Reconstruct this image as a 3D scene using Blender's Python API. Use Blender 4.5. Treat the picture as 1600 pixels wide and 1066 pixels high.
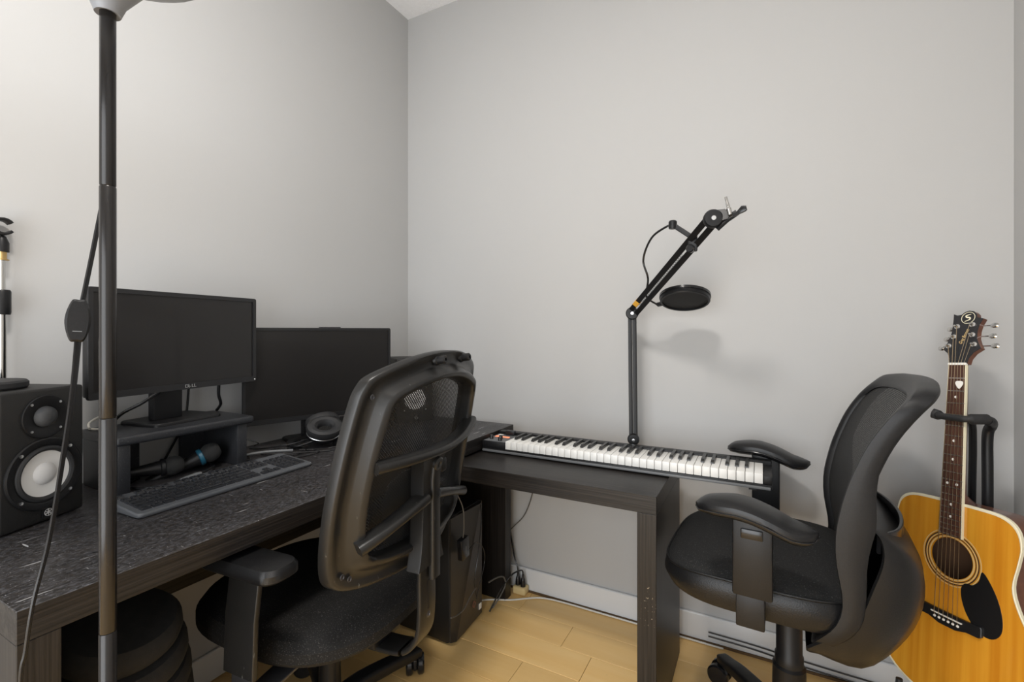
import bpy, bmesh, math, random
from mathutils import Vector, Matrix
random.seed(4)
SC = bpy.context.scene
for o in list(bpy.data.objects): bpy.data.objects.remove(o)
COL = SC.collection
PI = math.pi
# ------------------------------------------------------------------ camera
cam_d = bpy.data.cameras.new('camera'); cam = bpy.data.objects.new('camera', cam_d); COL.objects.link(cam)
cam.location = (1.569, -1.8425, 1.1276)
cam.rotation_euler = (PI/2, 0, math.atan2(.4687, .8834))
cam_d.sensor_fit = 'HORIZONTAL'; cam_d.sensor_width = 36.0
cam_d.lens = 36*735/1600
cam_d.shift_y = -(533-517)/1600
cam_d.clip_start = .02
SC.camera = cam
# ------------------------------------------------------------------ light and exposure
SC.view_settings.view_transform = 'Standard'; SC.view_settings.look = 'None'
SC.view_settings.exposure = 0.0; SC.view_settings.gamma = 1.0; SC.view_settings.use_curve_mapping = False
w = bpy.data.worlds.new('world'); SC.world = w; w.use_nodes = True
w.node_tree.nodes['Background'].inputs[0].default_value = (.8, .86, 1, 1)
w.node_tree.nodes['Background'].inputs[1].default_value = .6
def light(name, kind, loc, power, col, size=.1, rot=(0, 0, 0), sy=None):
    d = bpy.data.lights.new(name, kind); o = bpy.data.objects.new(name, d); COL.objects.link(o)
    o.location = loc; o.rotation_euler = rot; d.energy = power; d.color = col
    if kind == 'AREA':
        d.size = size
        if sy: d.shape = 'RECTANGLE'; d.size_y = sy
    else: d.shadow_soft_size = size
    return o
light('ceiling_light', 'AREA', (1.25, -1.75, 2.66), 32, (1, .955, .90), .28)
light('fill_light', 'AREA', (1.15, -3.02, 1.0), 48, (.91, .955, 1.0), 1.7, (PI/2, 0, 0), 1.8)  # added soft fill from behind the camera, no window modelled there
light('floor_lamp_bulb', 'POINT', (.758, -1.525, 1.655), 13, (.93, .96, 1), .05)

# ------------------------------------------------------------------ materials
def mat(name, col, rough=.5, metal=0., spec=.5, var=None, bump=None, wear=None, rand=0., coat=0., emit=None, rvar=None):
    m = bpy.data.materials.new(name); m.use_nodes = True
    nt = m.node_tree; N = nt.nodes; L = nt.links; b = N['Principled BSDF']
    b.inputs['Base Color'].default_value = (*col, 1); b.inputs['Roughness'].default_value = rough
    b.inputs['Metallic'].default_value = metal; b.inputs['Specular IOR Level'].default_value = spec
    b.inputs['Coat Weight'].default_value = coat
    tc = N.new('ShaderNodeTexCoord')
    def noise(scale, st=(1, 1, 1), det=4, dist=0.):
        mp = N.new('ShaderNodeMapping'); mp.inputs['Scale'].default_value = st
        L.new(tc.outputs['Object'], mp.inputs['Vector'])
        n = N.new('ShaderNodeTexNoise'); n.inputs['Scale'].default_value = scale; n.inputs['Detail'].default_value = det
        n.inputs['Distortion'].default_value = dist
        L.new(mp.outputs[0], n.inputs['Vector']); return n.outputs['Fac']
    def ramp(s, lo, hi):
        r = N.new('ShaderNodeMapRange'); r.inputs[1].default_value = lo; r.inputs[2].default_value = hi
        L.new(s, r.inputs[0]); return r.outputs[0]
    def mix(f, a, c2, mode='MIX'):
        x = N.new('ShaderNodeMix'); x.data_type = 'RGBA'; x.blend_type = mode
        if isinstance(f, float): x.inputs['Factor'].default_value = f
        else: L.new(f, x.inputs['Factor'])
        for s, v in ((x.inputs[6], a), (x.inputs[7], c2)):
            if isinstance(v, tuple): s.default_value = (*v, 1)
            else: L.new(v, s)
        return x.outputs[2]
    cur = tuple(col)
    if var:
        f = ramp(noise(var[0], var[2] if len(var) > 2 else (1, 1, 1), 5, var[5] if len(var) > 5 else 0.),
                 var[3] if len(var) > 3 else .3, var[4] if len(var) > 4 else .7)
        cur = mix(f, cur, tuple(var[1]))
    if rand:
        oi = N.new('ShaderNodeObjectInfo'); r = N.new('ShaderNodeMapRange')
        r.inputs[3].default_value = 1-rand; r.inputs[4].default_value = 1+rand*.6; L.new(oi.outputs['Random'], r.inputs[0])
        cb = N.new('ShaderNodeCombineColor')
        for i in range(3): L.new(r.outputs[0], cb.inputs[i])
        cur = mix(1.0, cur, cb.outputs[0], 'MULTIPLY')
    for wr in (wear or []):   # (scale, colour, stretch, lo, hi, [centre, radius])
        f = ramp(noise(wr[0], wr[2], 6), wr[3], wr[4])
        if len(wr) > 5:
            d = N.new('ShaderNodeVectorMath'); d.operation = 'DISTANCE'; L.new(tc.outputs['Object'], d.inputs[0]); d.inputs[1].default_value = wr[5]
            g = N.new('ShaderNodeMapRange'); g.inputs[1].default_value = wr[6]; g.inputs[2].default_value = wr[6]*.4; L.new(d.outputs['Value'], g.inputs[0])
            mm = N.new('ShaderNodeMath'); mm.operation = 'MULTIPLY'; L.new(f, mm.inputs[0]); L.new(g.outputs[0], mm.inputs[1]); f = mm.outputs[0]
        cur = mix(f, cur, tuple(wr[1]))
    if not isinstance(cur, tuple): L.new(cur, b.inputs['Base Color'])
    if rvar:
        r = N.new('ShaderNodeMapRange'); L.new(noise(rvar[0], rvar[3] if len(rvar) > 3 else (1, 1, 1)), r.inputs[0])
        r.inputs[1].default_value = .3; r.inputs[2].default_value = .7; r.inputs[3].default_value = rvar[1]; r.inputs[4].default_value = rvar[2]
        L.new(r.outputs[0], b.inputs['Roughness'])
    if bump:
        bp = N.new('ShaderNodeBump'); bp.inputs['Strength'].default_value = bump[1]; bp.inputs['Distance'].default_value = bump[3] if len(bump) > 3 else .002
        L.new(noise(bump[0], bump[2] if len(bump) > 2 else (1, 1, 1)), bp.inputs['Height']); L.new(bp.outputs[0], b.inputs['Normal'])
    if emit: b.inputs['Emission Color'].default_value = (*emit[0], 1); b.inputs['Emission Strength'].default_value = emit[1]
    return m
def mesh_mat(name, col, pitch, open_, rough=.7):   # woven net: threads with real gaps between them
    m = mat(name, col, rough); nt = m.node_tree; N = nt.nodes; L = nt.links; b = N['Principled BSDF']
    tc = N.new('ShaderNodeTexCoord'); sp = N.new('ShaderNodeSeparateXYZ'); L.new(tc.outputs['Object'], sp.inputs[0])
    def sin(sock, p, ph=0.):
        a = N.new('ShaderNodeMath'); a.operation = 'MULTIPLY_ADD'; a.inputs[1].default_value = PI/p; a.inputs[2].default_value = ph; L.new(sock, a.inputs[0])
        s = N.new('ShaderNodeMath'); s.operation = 'SINE'; L.new(a.outputs[0], s.inputs[0]); return s.outputs[0]
    p = N.new('ShaderNodeMath'); p.operation = 'MULTIPLY'; L.new(sin(sp.outputs[1], pitch), p.inputs[0]); L.new(sin(sp.outputs[2], pitch), p.inputs[1])
    g = N.new('ShaderNodeMath'); g.operation = 'GREATER_THAN'; g.inputs[1].default_value = open_; L.new(p.outputs[0], g.inputs[0])
    tr = N.new('ShaderNodeBsdfTransparent'); mx = N.new('ShaderNodeMixShader')
    L.new(g.outputs[0], mx.inputs[0]); L.new(b.outputs[0], mx.inputs[1]); L.new(tr.outputs[0], mx.inputs[2])
    L.new(mx.outputs[0], N['Material Output'].inputs[0]); return m
BLK = (.007, .007, .0075)
M = dict(
    wall=mat('wall_paint', (.468, .467, .463), .82, spec=.25, var=(2., (.460, .458, .453)), bump=(260, .05)),
    ceiling=mat('ceiling_paint', (.92, .92, .93), .9, bump=(160, .5, (1, 1, 1), .004), var=(60, (.87, .87, .88))),
    trim=mat('trim_paint', (.7, .71, .72), .4),
    plank=mat('oak', (.90, .62, .27), .38, var=(7, (.83, .52, .19), (.22, 3, 3), .25, .75, .6), rand=.14, bump=(40, .12, (.15, 4, 4)),
              wear=[(5, (.2, .1, .04), (1, 2.2, 1), .735, .79)]),
    gap=mat('floor_gap', (.12, .07, .03), .8),
    wood_y=mat('black_brown_wood_y', (.007, .006, .0055), .40, spec=.36, var=(9, (.024, .020, .0175), (34, .4, 34), .38, .66), bump=(14, .15, (10, .35, 10)), rvar=(8, .34, .5, (6, .5, 6))),
    wood_x=mat('black_brown_wood_x', (.007, .006, .0055), .40, spec=.36, var=(9, (.024, .020, .0175), (.4, 34, 34), .38, .66), bump=(14, .15, (.35, 10, 10))),
    wood_z=mat('black_brown_wood_z', (.007, .006, .0055), .40, spec=.36, var=(9, (.024, .020, .0175), (34, 34, .4), .38, .66), bump=(14, .15, (10, 10, .35)),
               wear=[(150, (.6, .5, .36), (1, 1, .6), .62, .67, (1.297, -.5235, .405), .02), (260, (.6, .5, .4), (1, 1, .6), .65, .69, (1.304, -.5235, .35), .045)]),
    desk_top=mat('scuffed_desk_top', (.011, .010, .0097), .4, spec=.42, var=(9, (.030, .026, .024), (9, .35, 9)), rvar=(7, .3, .46),
                 wear=[(260, (.095, .095, .105), (1, .4, 1), .46, .78), (20, (.4, .4, .4), (6, .5, 1), .69, .72), (30, (.4, .4, .4), (.6, 4, 1), .70, .73), (420, (.4, .4, .41), (1, 1, 1), .67, .73)], bump=(14, .15, (10, .35, 10))),
    plastic=mat('black_plastic', BLK, .40, spec=.34, var=(300, (.010, .010, .011)), bump=(700, .1)),
    frame=mat('worn_black_plastic', (.014, .0135, .013), .30, spec=.42, bump=(900, .1), wear=[(70, (.13, .13, .12), (1, 3, .5), .70, .76), (300, (.1, .1, .1), (1, 1, 1), .72, .76)]),
    gloss=mat('gloss_black', (.01, .01, .011), .2),
    rubber=mat('rubber', (.016, .016, .017), .65),
    softpad=mat('soft_arm_pad', (.008, .008, .0085), .32, spec=.38, bump=(500, .18)),
    fabric=mat('black_fabric', (.008, .0075, .007), .85, spec=.3, bump=(900, .4), wear=[(420, (.09, .085, .08), (1, 1, 1), .58, .75)]),
    weave=mat('seat_weave', (.008, .008, .008), .75, spec=.3, bump=(500, .5), wear=[(380, (.07, .07, .07), (1, 1, 1), .6, .72)]),
    leather=mat('black_leather', (.007, .007, .0075), .36, spec=.36, bump=(350, .3)),
    net=mesh_mat('chair_net', (.012, .012, .012), .0036, .50),
    net2=mesh_mat('chair_net_fine', (.012, .012, .012), .0030, .80),
    popnet=mesh_mat('pop_net', (.012, .012, .012), .0012, .86),
    screen=mat('screen', (.008, .007, .0068), .36, coat=.1),
    bezel=mat('bezel', (.012, .012, .013), .42),
    spk=mat('speaker_vinyl', (.010, .0095, .009), .5, bump=(600, .25)),
    cone=mat('white_cone', (.72, .71, .69), .5), cap=mat('white_cap', (.62, .61, .6), .4),
    dome=mat('dome_grille', (.05, .052, .055), .35, bump=(1200, .6)),
    silver=mat('silver', (.7, .7, .7), .28, metal=1), chrome=mat('chrome', (.62, .61, .59), .12, metal=1),
    brass=mat('brass', (.6, .42, .18), .35, metal=1),
    steel=mat('dark_steel', (.12, .12, .13), .35, metal=.8),
    lamp=mat('lamp_metal', (.018, .0165, .016), .24, metal=.3, spec=.5),
    shade=mat('lamp_bowl', (.24, .25, .27), .4),
    white=mat('white_plastic', (.78, .77, .74), .35), grey=mat('grey_plastic', (.13, .135, .14), .45),
    keyc=mat('keycap', (.026, .027, .030), .13), kbody=mat('keyboard_body', (.085, .09, .098), .36),
    bkey=mat('black_key', (.02, .02, .02), .3),
    foam=mat('foam', (.012, .012, .012), .95, bump=(500, .6)), pouf=mat('pouf_cloth', (.012, .0115, .011), .92, var=(60, (.018, .017, .016)), bump=(500, .3)),
    riser=mat('riser_plastic', (.018, .019, .022), .42, bump=(450, .4), wear=[(300, (.08, .08, .085), (1, 1, 1), .62, .75)]),
    blue=mat('blue_ring', (.012, .08, .13), .4), orange=mat('orange_tape', (.75, .40, .05), .5),
    red=mat('red_print', (.22, .07, .045), .5), lit=mat('pad_glow', (.9, .25, .12), .4, emit=((1, .3, .15), .8)), led=mat('led', (.8, .8, .8), .3),
    cord=mat('black_cord', (.014, .014, .015), .26), cordg=mat('grey_cord', (.09, .085, .075), .5), cordw=mat('white_cord', (.7, .68, .62), .45),
    cream=mat('cream_plastic', (.72, .56, .28), .45),
    pcf=mat('pc_front', (.05, .046, .042), .36, metal=.5, bump=(300, .1, (.05, 6, .2))), pcf2=mat('pc_front_b', (.062, .055, .05), .36, metal=.5), pcs=mat('pc_side', (.008, .008, .008), .4),
    spruce=mat('amber_spruce', (.72, .335, .03), .22, var=(6, (.58, .22, .014), (9, .25, 9), .35, .7), coat=.5),
    mahog=mat('mahogany', (.17, .065, .035), .3, var=(9, (.10, .035, .02), (1, 6, 6)), coat=.4),
    rosew=mat('rosewood', (.10, .045, .03), .4, var=(12, (.055, .022, .015), (9, .4, 9))),
    ivory=mat('ivory_binding', (.82, .76, .56), .4), bone=mat('bone', (.85, .83, .78), .35),
    ebony=mat('ebony', (.012, .012, .013), .32), pickg=mat('pickguard', (.010, .010, .011), .3), hole=mat('guitar_inside', (.12, .06, .03), .8),
    string=mat('string', (.75, .6, .42), .3, metal=1), ring=mat('rosette_line', (.05, .03, .02), .4), ringl=mat('rosette_light', (.7, .5, .22), .4),
    scratch=mat('headstock_black', (.018, .018, .02), .25),
)
# ------------------------------------------------------------------ mesh helpers
def V(*a): return Vector(a)
def obj(name, bm, m, parent=None, kind=None, sharp=35, mods=None):
    me = bpy.data.meshes.new(name); bmesh.ops.recalc_face_normals(bm, faces=bm.faces); bm.to_mesh(me); bm.free()
    for p in me.polygons: p.use_smooth = True
    me.set_sharp_from_angle(angle=math.radians(sharp))
    me.materials.append(M[m] if isinstance(m, str) else m)
    o = bpy.data.objects.new(name, me); COL.objects.link(o)
    if parent: o.parent = parent
    if kind: o['kind'] = kind
    return o
def tag(o, label, cat, group=None):
    o['label'] = label; o['category'] = cat
    if group: o['group'] = group
    return o
def thing(name, label, cat, loc=(0, 0, 0), rz=0., group=None, mtx=None):
    o = bpy.data.objects.new(name, None); COL.objects.link(o); o.empty_display_size = .05
    if mtx is not None: o.matrix_world = mtx
    else: o.location = loc; o.rotation_euler = (0, 0, rz)
    return tag(o, label, cat, group)
def B(): return bmesh.new()
def box(bm, x0, x1, y0, y1, z0, z1, bev=0., seg=2, mtx=None):
    vs = [bm.verts.new(((x0, x1)[i & 1], (y0, y1)[i >> 1 & 1], (z0, z1)[i >> 2])) for i in range(8)]
    fs = [bm.faces.new([vs[i] for i in f]) for f in ((0, 2, 3, 1), (4, 5, 7, 6), (0, 1, 5, 4), (2, 6, 7, 3), (0, 4, 6, 2), (1, 3, 7, 5))]
    if mtx is not None: bmesh.ops.transform(bm, matrix=mtx, verts=vs)
    if bev: bmesh.ops.bevel(bm, geom=list({e for f in fs for e in f.edges}), offset=bev, segments=seg, affect='EDGES', profile=.5, clamp_overlap=True)
    return bm
def spline(pts, n=6, closed=False):
    P = [Vector(p) for p in pts]; out = []; L = len(P)
    rng = range(L) if closed else range(L-1)
    for i in rng:
        if closed: a, b, c, d = P[i-1], P[i], P[(i+1) % L], P[(i+2) % L]
        else: a, b, c, d = P[max(i-1, 0)], P[i], P[i+1], P[min(i+2, L-1)]
        for k in range(n):
            t = k/n
            out.append(.5*((2*b)+(c-a)*t+(2*a-5*b+4*c-d)*t*t+(3*b-a-3*c+d)*t**3))
    if not closed: out.append(P[-1])
    return out
def loft(bm, rings, closed=True, caps=True, loop=False):
    R = [[bm.verts.new(p) for p in r] for r in rings]
    n = len(R[0])
    for a, b in (list(zip(R, R[1:]))+([(R[-1], R[0])] if loop else [])):
        for i in range(n if closed else n-1):
            j = (i+1) % n
            try: bm.faces.new((a[i], a[j], b[j], b[i]))
            except ValueError: pass
    if caps and not loop:
        for r in (R[0], R[-1]):
            try: bm.faces.new(r)
            except ValueError: pass
    return bm
def sweep(bm, pts, prof, up=(0, 0, 1), sc=None, caps=True, loop=False):
    P = [Vector(p) for p in pts]; rings = []; n = len(P); up = Vector(up)
    for i, p in enumerate(P):
        t = (P[(i+1) % n]-P[i-1]) if loop else (P[min(i+1, n-1)]-P[max(i-1, 0)])
        t.normalize(); s = t.cross(up)
        if s.length < 1e-4: s = t.cross(V(1, 0, .01))
        s.normalize(); u = s.cross(t).normalized()
        k = sc[i] if sc else 1.
        kx, ky = (k if isinstance(k, tuple) else (k, k))
        rings.append([p+s*(a*kx)+u*(b*ky) for a, b in prof])
    return loft(bm, rings, True, caps, loop)
def circ(r, n=8): return [(r*math.cos(2*PI*i/n), r*math.sin(2*PI*i/n)) for i in range(n)]
def rrect(a, b, r, n=3):
    o = []
    for cx, cy, s in ((a-r, b-r, 0), (-a+r, b-r, 1), (-a+r, -b+r, 2), (a-r, -b+r, 3)):
        for k in range(n+1):
            t = (s+k/n)*PI/2; o.append((cx+r*math.cos(t), cy+r*math.sin(t)))
    return o
def tube(bm, pts, r, n=8, sp=0, closed=False, up=(.13, .2, 1)):
    if sp: pts = spline(pts, sp, closed)
    return sweep(bm, pts, circ(r, n), up, loop=closed)
def lathe(bm, prof, n=24, mtx=None, caps=False):
    rings = [[V(r*math.cos(2*PI*i/n), r*math.sin(2*PI*i/n), z) for i in range(n)] for r, z in prof]
    if mtx is not None: rings = [[mtx @ p for p in r] for r in rings]
    return loft(bm, rings, True, caps)
def prism(bm, out, z0, z1, mtx=None, bev=0.):
    rs = [[V(x, y, z) for x, y in out] for z in (z0, z1)]
    if bev:
        cx = sum(p[0] for p in out)/len(out); cy = sum(p[1] for p in out)/len(out)
        def ins(z): 
            return [V(x-(x-cx)*bev/max(math.hypot(x-cx, y-cy), 1e-6), y-(y-cy)*bev/max(math.hypot(x-cx, y-cy), 1e-6), z) for x, y in out]
        rs = [rs[0], [V(p.x, p.y, z1-bev) for p in rs[1]], ins(z1)]
    if mtx is not None: rs = [[mtx @ p for p in r] for r in rs]
    return loft(bm, rs, True, True)
def axis(o, d, up=(0, 0, 1)):   # matrix whose z axis is d
    z = Vector(d).normalized(); x = Vector(up).cross(z)
    if x.length < 1e-4: x = V(1, 0, 0)
    x.normalize(); y = z.cross(x)
    return Matrix((x, y, z)).transposed().to_4x4() if o is None else Matrix.Translation(o) @ Matrix((x, y, z)).transposed().to_4x4()
def text(name, s, size, ext, m, parent, mtx, shear=0., sx=1.):
    c = bpy.data.curves.new(name, 'FONT'); c.body = s; c.size = size; c.extrude = ext; c.align_x = 'CENTER'; c.align_y = 'CENTER'; c.shear = shear
    o = bpy.data.objects.new('tmp', c); COL.objects.link(o)
    dg = bpy.context.evaluated_depsgraph_get(); me = bpy.data.meshes.new_from_object(o.evaluated_get(dg))
    bpy.data.objects.remove(o); me.transform(mtx @ Matrix.Diagonal((sx, 1, 1, 1))); me.materials.clear(); me.materials.append(M[m])
    r = bpy.data.objects.new(name, me); COL.objects.link(r); r.parent = parent; return r

# ================================================================== SETTING
XR, YF, ZC = 2.2, -3.1, 2.69
def wall(name, a): return obj(name, box(B(), *a), 'wall', kind='structure')
wall('wall_back', (-.1, XR+.1, 0, .1, -.02, ZC))
wall('wall_left', (-.1, 0, YF-.1, 0, -.02, ZC))
wall('wall_right', (XR, XR+.1, YF-.1, 0, -.02, ZC))
wall('wall_front', (0, XR, YF-.1, YF, -.02, ZC))
obj('ceiling', box(B(), -.1, XR+.1, YF-.1, .1, ZC, ZC+.08), 'ceiling', kind='structure')
def base(name, pts):
    bm = B(); x0, x1, y0, y1 = pts
    box(bm, x0, x1, y0, y1, 0.004, .097, .003, 1); return obj(name, bm, 'trim', kind='structure')
base('baseboard_back', (0, XR, -.013, 0)); base('baseboard_left', (0, .013, YF, -.013)); base('baseboard_right', (XR-.013, XR, YF, -.013))
obj('trim_1', box(B(), 0.014, XR-.014, -.019, -.0135, 0, .008), 'gap', kind='structure')
fl = obj('floor', box(B(), -.05, XR+.05, YF-.05, .05, -.05, -.004), 'gap', kind='structure')
PW = .1285
for r in range(25):
    y1 = -.021-(r-1)*PW; y0 = y1-PW
    x = [-.5, -.9, .935-1.4, -.2, -.75, -.3, -1.1][r % 7]
    k = 0
    while x < XR:
        L = 1.4 if r % 7 == 2 else (1.25, 1.6, 1.45)[(r+k) % 3]
        a, b = max(x, 0.)+.0007, min(x+L, XR)-.0007
        yb, yt = max(y0, YF)+.0006, min(y1, 0)-.0006
        if b-a > .03 and yt-yb > .005:
            obj('plank', box(B(), a, b, yb, yt, -.004, random.uniform(-.0006, 0), .0009, 1), 'plank', fl)
        x += L; k += 1

# ================================================================== DESK
def at0(name, label, cat, p, group=None): return thing(name, label, cat, p, 0, group)
def wob(o, p):   # shift a world-built child under a root standing at p
    o.location = (-p[0], -p[1], -p[2]); return o
D0 = (.32, -.83, 0)
desk = at0('desk', 'long black-brown wooden desk with scratched top along the left wall', 'desk', D0)
DY0, DY1, DX = -1.584, -.075, .638
dt = wob(obj('desktop', box(B(), .004, DX, DY0, DY1, .681, .73, .0012, 1), 'desk_top', desk), D0)
dt.data.materials.append(M['wood_y'])
for p in dt.data.polygons:
    if p.normal.z < .3: p.material_index = 1
wob(obj('leg', box(B(), .004, DX-.001, DY0+.0005, DY0+.05, 0, .6808, .0012, 1), 'wood_z', desk), D0)
wob(obj('leg', box(B(), .004, DX-.012, DY1-.05, DY1-.0005, 0, .6808, .0012, 1), 'wood_z', desk), D0)
wob(obj('back_panel', box(B(), .03, .048, DY0+.05, DY1-.05, .36, .6808), 'wood_y', desk), D0)
P0 = (.95, -.31, 0)
pt = at0('pull_out_table', 'lower black-brown side table sliding out from under the desk, beneath the piano keyboard', 'table', P0)
wob(obj('tabletop', box(B(), .10, 1.316, -.524, -.113, .623, .674, .0012, 1), 'wood_x', pt), P0)
wob(obj('leg', box(B(), 1.263, 1.3155, -.5235, -.1135, 0.001, .6228, .0012, 1), 'wood_z', pt), P0)

# ================================================================== FLOOR LAMP
LX, LY = .758, -1.525
lp = thing('floor_lamp', 'tall dark torchiere floor lamp with thin pole in front of the desk', 'lamp', (LX, LY, 0))
obj('base', lathe(B(), [(.0, 0), (.105, 0), (.108, .006), (.106, .016), (.07, .022), (.02, .028), (.012, .05), (0, .05)], 40), 'lamp', lp)
for z0, z1, r in ((.05, .705, .0102), (.7055, 1.005, .0100), (1.0055, 1.33, .0097), (1.3305, 1.58, .0094)):
    obj('pole', lathe(B(), [(0, z0), (r-.0008, z0), (r, z0+.0012), (r, z1-.0012), (r-.0008, z1), (0, z1)], 20), 'lamp', lp)
obj('lamp_shade', lathe(B(), [(.009, 1.574), (.015, 1.572), (.021, 1.588), (.045, 1.622), (.08, 1.652), (.125, 1.675), (.127, 1.678), (.122, 1.679), (.08, 1.657), (.045, 1.630), (.018, 1.592), (.009, 1.59)], 40), 'shade', lp)
obj('bulb', lathe(B(), [(0, 1.592), (.012, 1.594), (.014, 1.615), (.022, 1.628), (.026, 1.645), (.018, 1.664), (0, 1.668)], 16), mat('bulb_glass', (1, 1, 1), .3, emit=((1, .95, .88), 2)), lp)
cw = [(.735, -1.51, 1.46), (.722, -1.512, 1.355), (.712, -1.522, 1.26), (.70, -1.533, 1.165)]
cw2 = [(.70, -1.537, 1.118), (.70, -1.543, 1.04), (.70, -1.553, .955), (.70, -1.568, .84), (.703, -1.585, .762), (.701, -1.592, .70), (.70, -1.597, .648), (.70, -1.60, .4), (.705, -1.60, .1), (.74, -1.57, .03)]
loc = lambda p: (p[0]-LX, p[1]-LY, p[2])
f8 = circ(.0019, 8)
obj('cord', sweep(B(), spline([loc((.75, -1.52, 1.54))]+[loc(p) for p in cw], 6), [(a*2.1, b) for a, b in f8], up=(.9, .4, .1)), 'cord', lp)
obj('cord', sweep(B(), spline([loc(p) for p in cw2], 6), [(a*2.9, b) for a, b in circ(.0019, 8)], up=(.9, .4, .1), sc=[(1-.5*min(1, i/24), 1) for i in range(55)]), 'cord', lp)
dm = Matrix.Translation(loc((.701, -1.5375, 1.142))) @ axis(None, (.87, -.32, 0)) @ Matrix.Rotation(-.05, 4, 'Z')
o_ = [(-.0085, -.0295), (0, -.0298), (.0085, -.0295), (.0145, -.016), (.0172, 0), (.0145, .016), (.0085, .0295), (0, .0298), (-.0085, .0295), (-.0145, .016), (-.0172, 0), (-.0145, -.016)]
ds = obj('dimmer_switch', prism(B(), [(p.x*.83, p.y) for p in spline([V(*p, 0) for p in o_], 4, True)], -.008, .008, dm, .003), 'plastic', lp)
obj('slider', box(B(), -.005, .005, -.016, -.0145, .008, .0086, mtx=dm), 'grey', ds)

# ================================================================== SPEAKERS
def make_speaker(label, loc, ang, W=.162, Hh=.278, Dp=.185, group=None):
    t = thing('studio_speaker', label, 'speaker', loc, ang, group)
    obj('cabinet', box(B(), -Dp, 0, -W/2, W/2, 0.002, Hh, .006, 3), 'spk', t)
    def fx(y, z): return Matrix.Translation((0, y, z)) @ axis(None, (1, 0, 0), (0, 0, 1))
    m = fx(0, .102)
    wf = obj('woofer', lathe(B(), [(.0735, 0), (.0735, .003), (.071, .005), (.061, .005), (.058, .0035), (.0575, .002)], 48, m), 'plastic', t)
    obj('surround', lathe(B(), [(.0578, .002), (.056, .006), (.052, .008), (.048, .006), (.0462, .002)], 48, m), 'rubber', wf)
    obj('cone', lathe(B(), [(.0465, .0025), (.04, .0015), (.03, .0005), (.0225, 0.0002)], 48, m), 'cone', wf)
    obj('dust_cap', lathe(B(), [(.0225, .0002), (.021, .003), (.015, .0065), (.007, .0085), (0, .009)], 36, m), 'cap', wf)
    for k in range(4):
        a = PI/4+k*PI/2
        obj('screw', lathe(B(), [(.0036, 0), (.0036, .0018), (.0018, .002), (.0016, .001), (0, .001)], 10, fx(.066*math.cos(a), .102+.066*math.sin(a)) @ Matrix.Translation((0, 0, .0045))), 'silver', wf)
    m = fx(0, .220)
    tw = obj('tweeter', lathe(B(), [(.0445, 0), (.0445, .003), (.043, .0042), (.036, .004), (.028, .002), (.022, .0008)], 48, m), 'plastic', t)
    obj('dome', lathe(B(), [(.0215, .0008), (.0205, .006), (.016, .0115), (.008, .0145), (0, .015)], 36, m), 'dome', tw)
    for k in range(4):
        a = PI/4+k*PI/2
        obj('screw', lathe(B(), [(.0026, 0), (.0026, .0012), (0, .0013)], 10, fx(.0385*math.cos(a), .220+.0385*math.sin(a)) @ Matrix.Translation((0, 0, .004))), 'silver', tw)
    m = fx(.006, .0195)
    em = obj('emblem', box(B(), .0004, .0012, -.006, .018, .0085, .0305), 'gloss', t)
    bm = B(); lathe(bm, [(.0076, .0013), (.0076, .0018), (.0068, .0018), (.0068, .0013)], 32, m, False)
    for k in range(3):   # three crossed tuning forks
        for s in (-.0009, .0009):
            box(bm, s-.0004, s+.0004, -.0005, .0066, .0013, .0018, mtx=m @ Matrix.Rotation(PI/3*2*k, 4, 'Z'))
        box(bm, -.0005, .0005, -.0062, 0, .0013, .0018, mtx=m @ Matrix.Rotation(PI/3*2*k, 4, 'Z'))
    obj('mark', bm, 'cap', em)
    return t
make_speaker('black studio speaker with white cone at the left end of the desk, beside the riser', (.256, -1.435, .73), math.atan2(.378, .926))
make_speaker('black studio speaker in the far desk corner, its white cone showing through the chair net', (.236, -.232, .73), math.atan2(-.6, .8))
dk = thing('round_pad', 'dark round flat pad lying on top of the left speaker', 'pad', (.17, -1.515, 1.0085))
obj('disc', lathe(B(), [(0, 0), (.076, 0), (.079, .004), (.079, .013), (.075, .017), (0, .0175)], 48), 'rubber', dk)

# mic stand at the left edge
ms = thing('microphone_stand', 'slim chrome microphone stand behind the left speaker at the frame edge', 'stand', (.026, -1.437, .73))
obj('foot', lathe(B(), [(0, 0), (.02, 0), (.02, .008), (.009, .014), (0, .014)], 20), 'plastic', ms)
obj('tube', lathe(B(), [(0, .014), (.0078, .014), (.0078, .46), (0, .46)], 16), 'chrome', ms)
obj('clutch', lathe(B(), [(0, .435), (.0145, .435), (.0155, .44), (.0155, .488), (.0135, .492), (0, .492)], 20), 'plastic', ms)
obj('inner_tube', lathe(B(), [(0, .49), (.0058, .49), (.0058, .56), (0, .56)], 14), 'chrome', ms)
obj('thread', lathe(B(), [(0, .56), (.0125, .56), (.0125, .562), (.0085, .563), (.0085, .579), (0, .579)], 16), 'brass', ms)
bm = B(); lathe(bm, [(0, .579), (.0125, .579), (.0125, .60), (.007, .615), (0, .618)], 16)
ci = [(.017*math.cos(t), .017*math.sin(t)) for t in [PI*(-.32+1.64*k/16) for k in range(17)]]
sweep(bm, [V(0.0, x, .637+y) for x, y in [(-c[1], -c[0]+.0) for c in ci]], rrect(.003, .014, .001), up=(1, 0, 0))
obj('microphone_clip', bm, 'plastic', ms)

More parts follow.
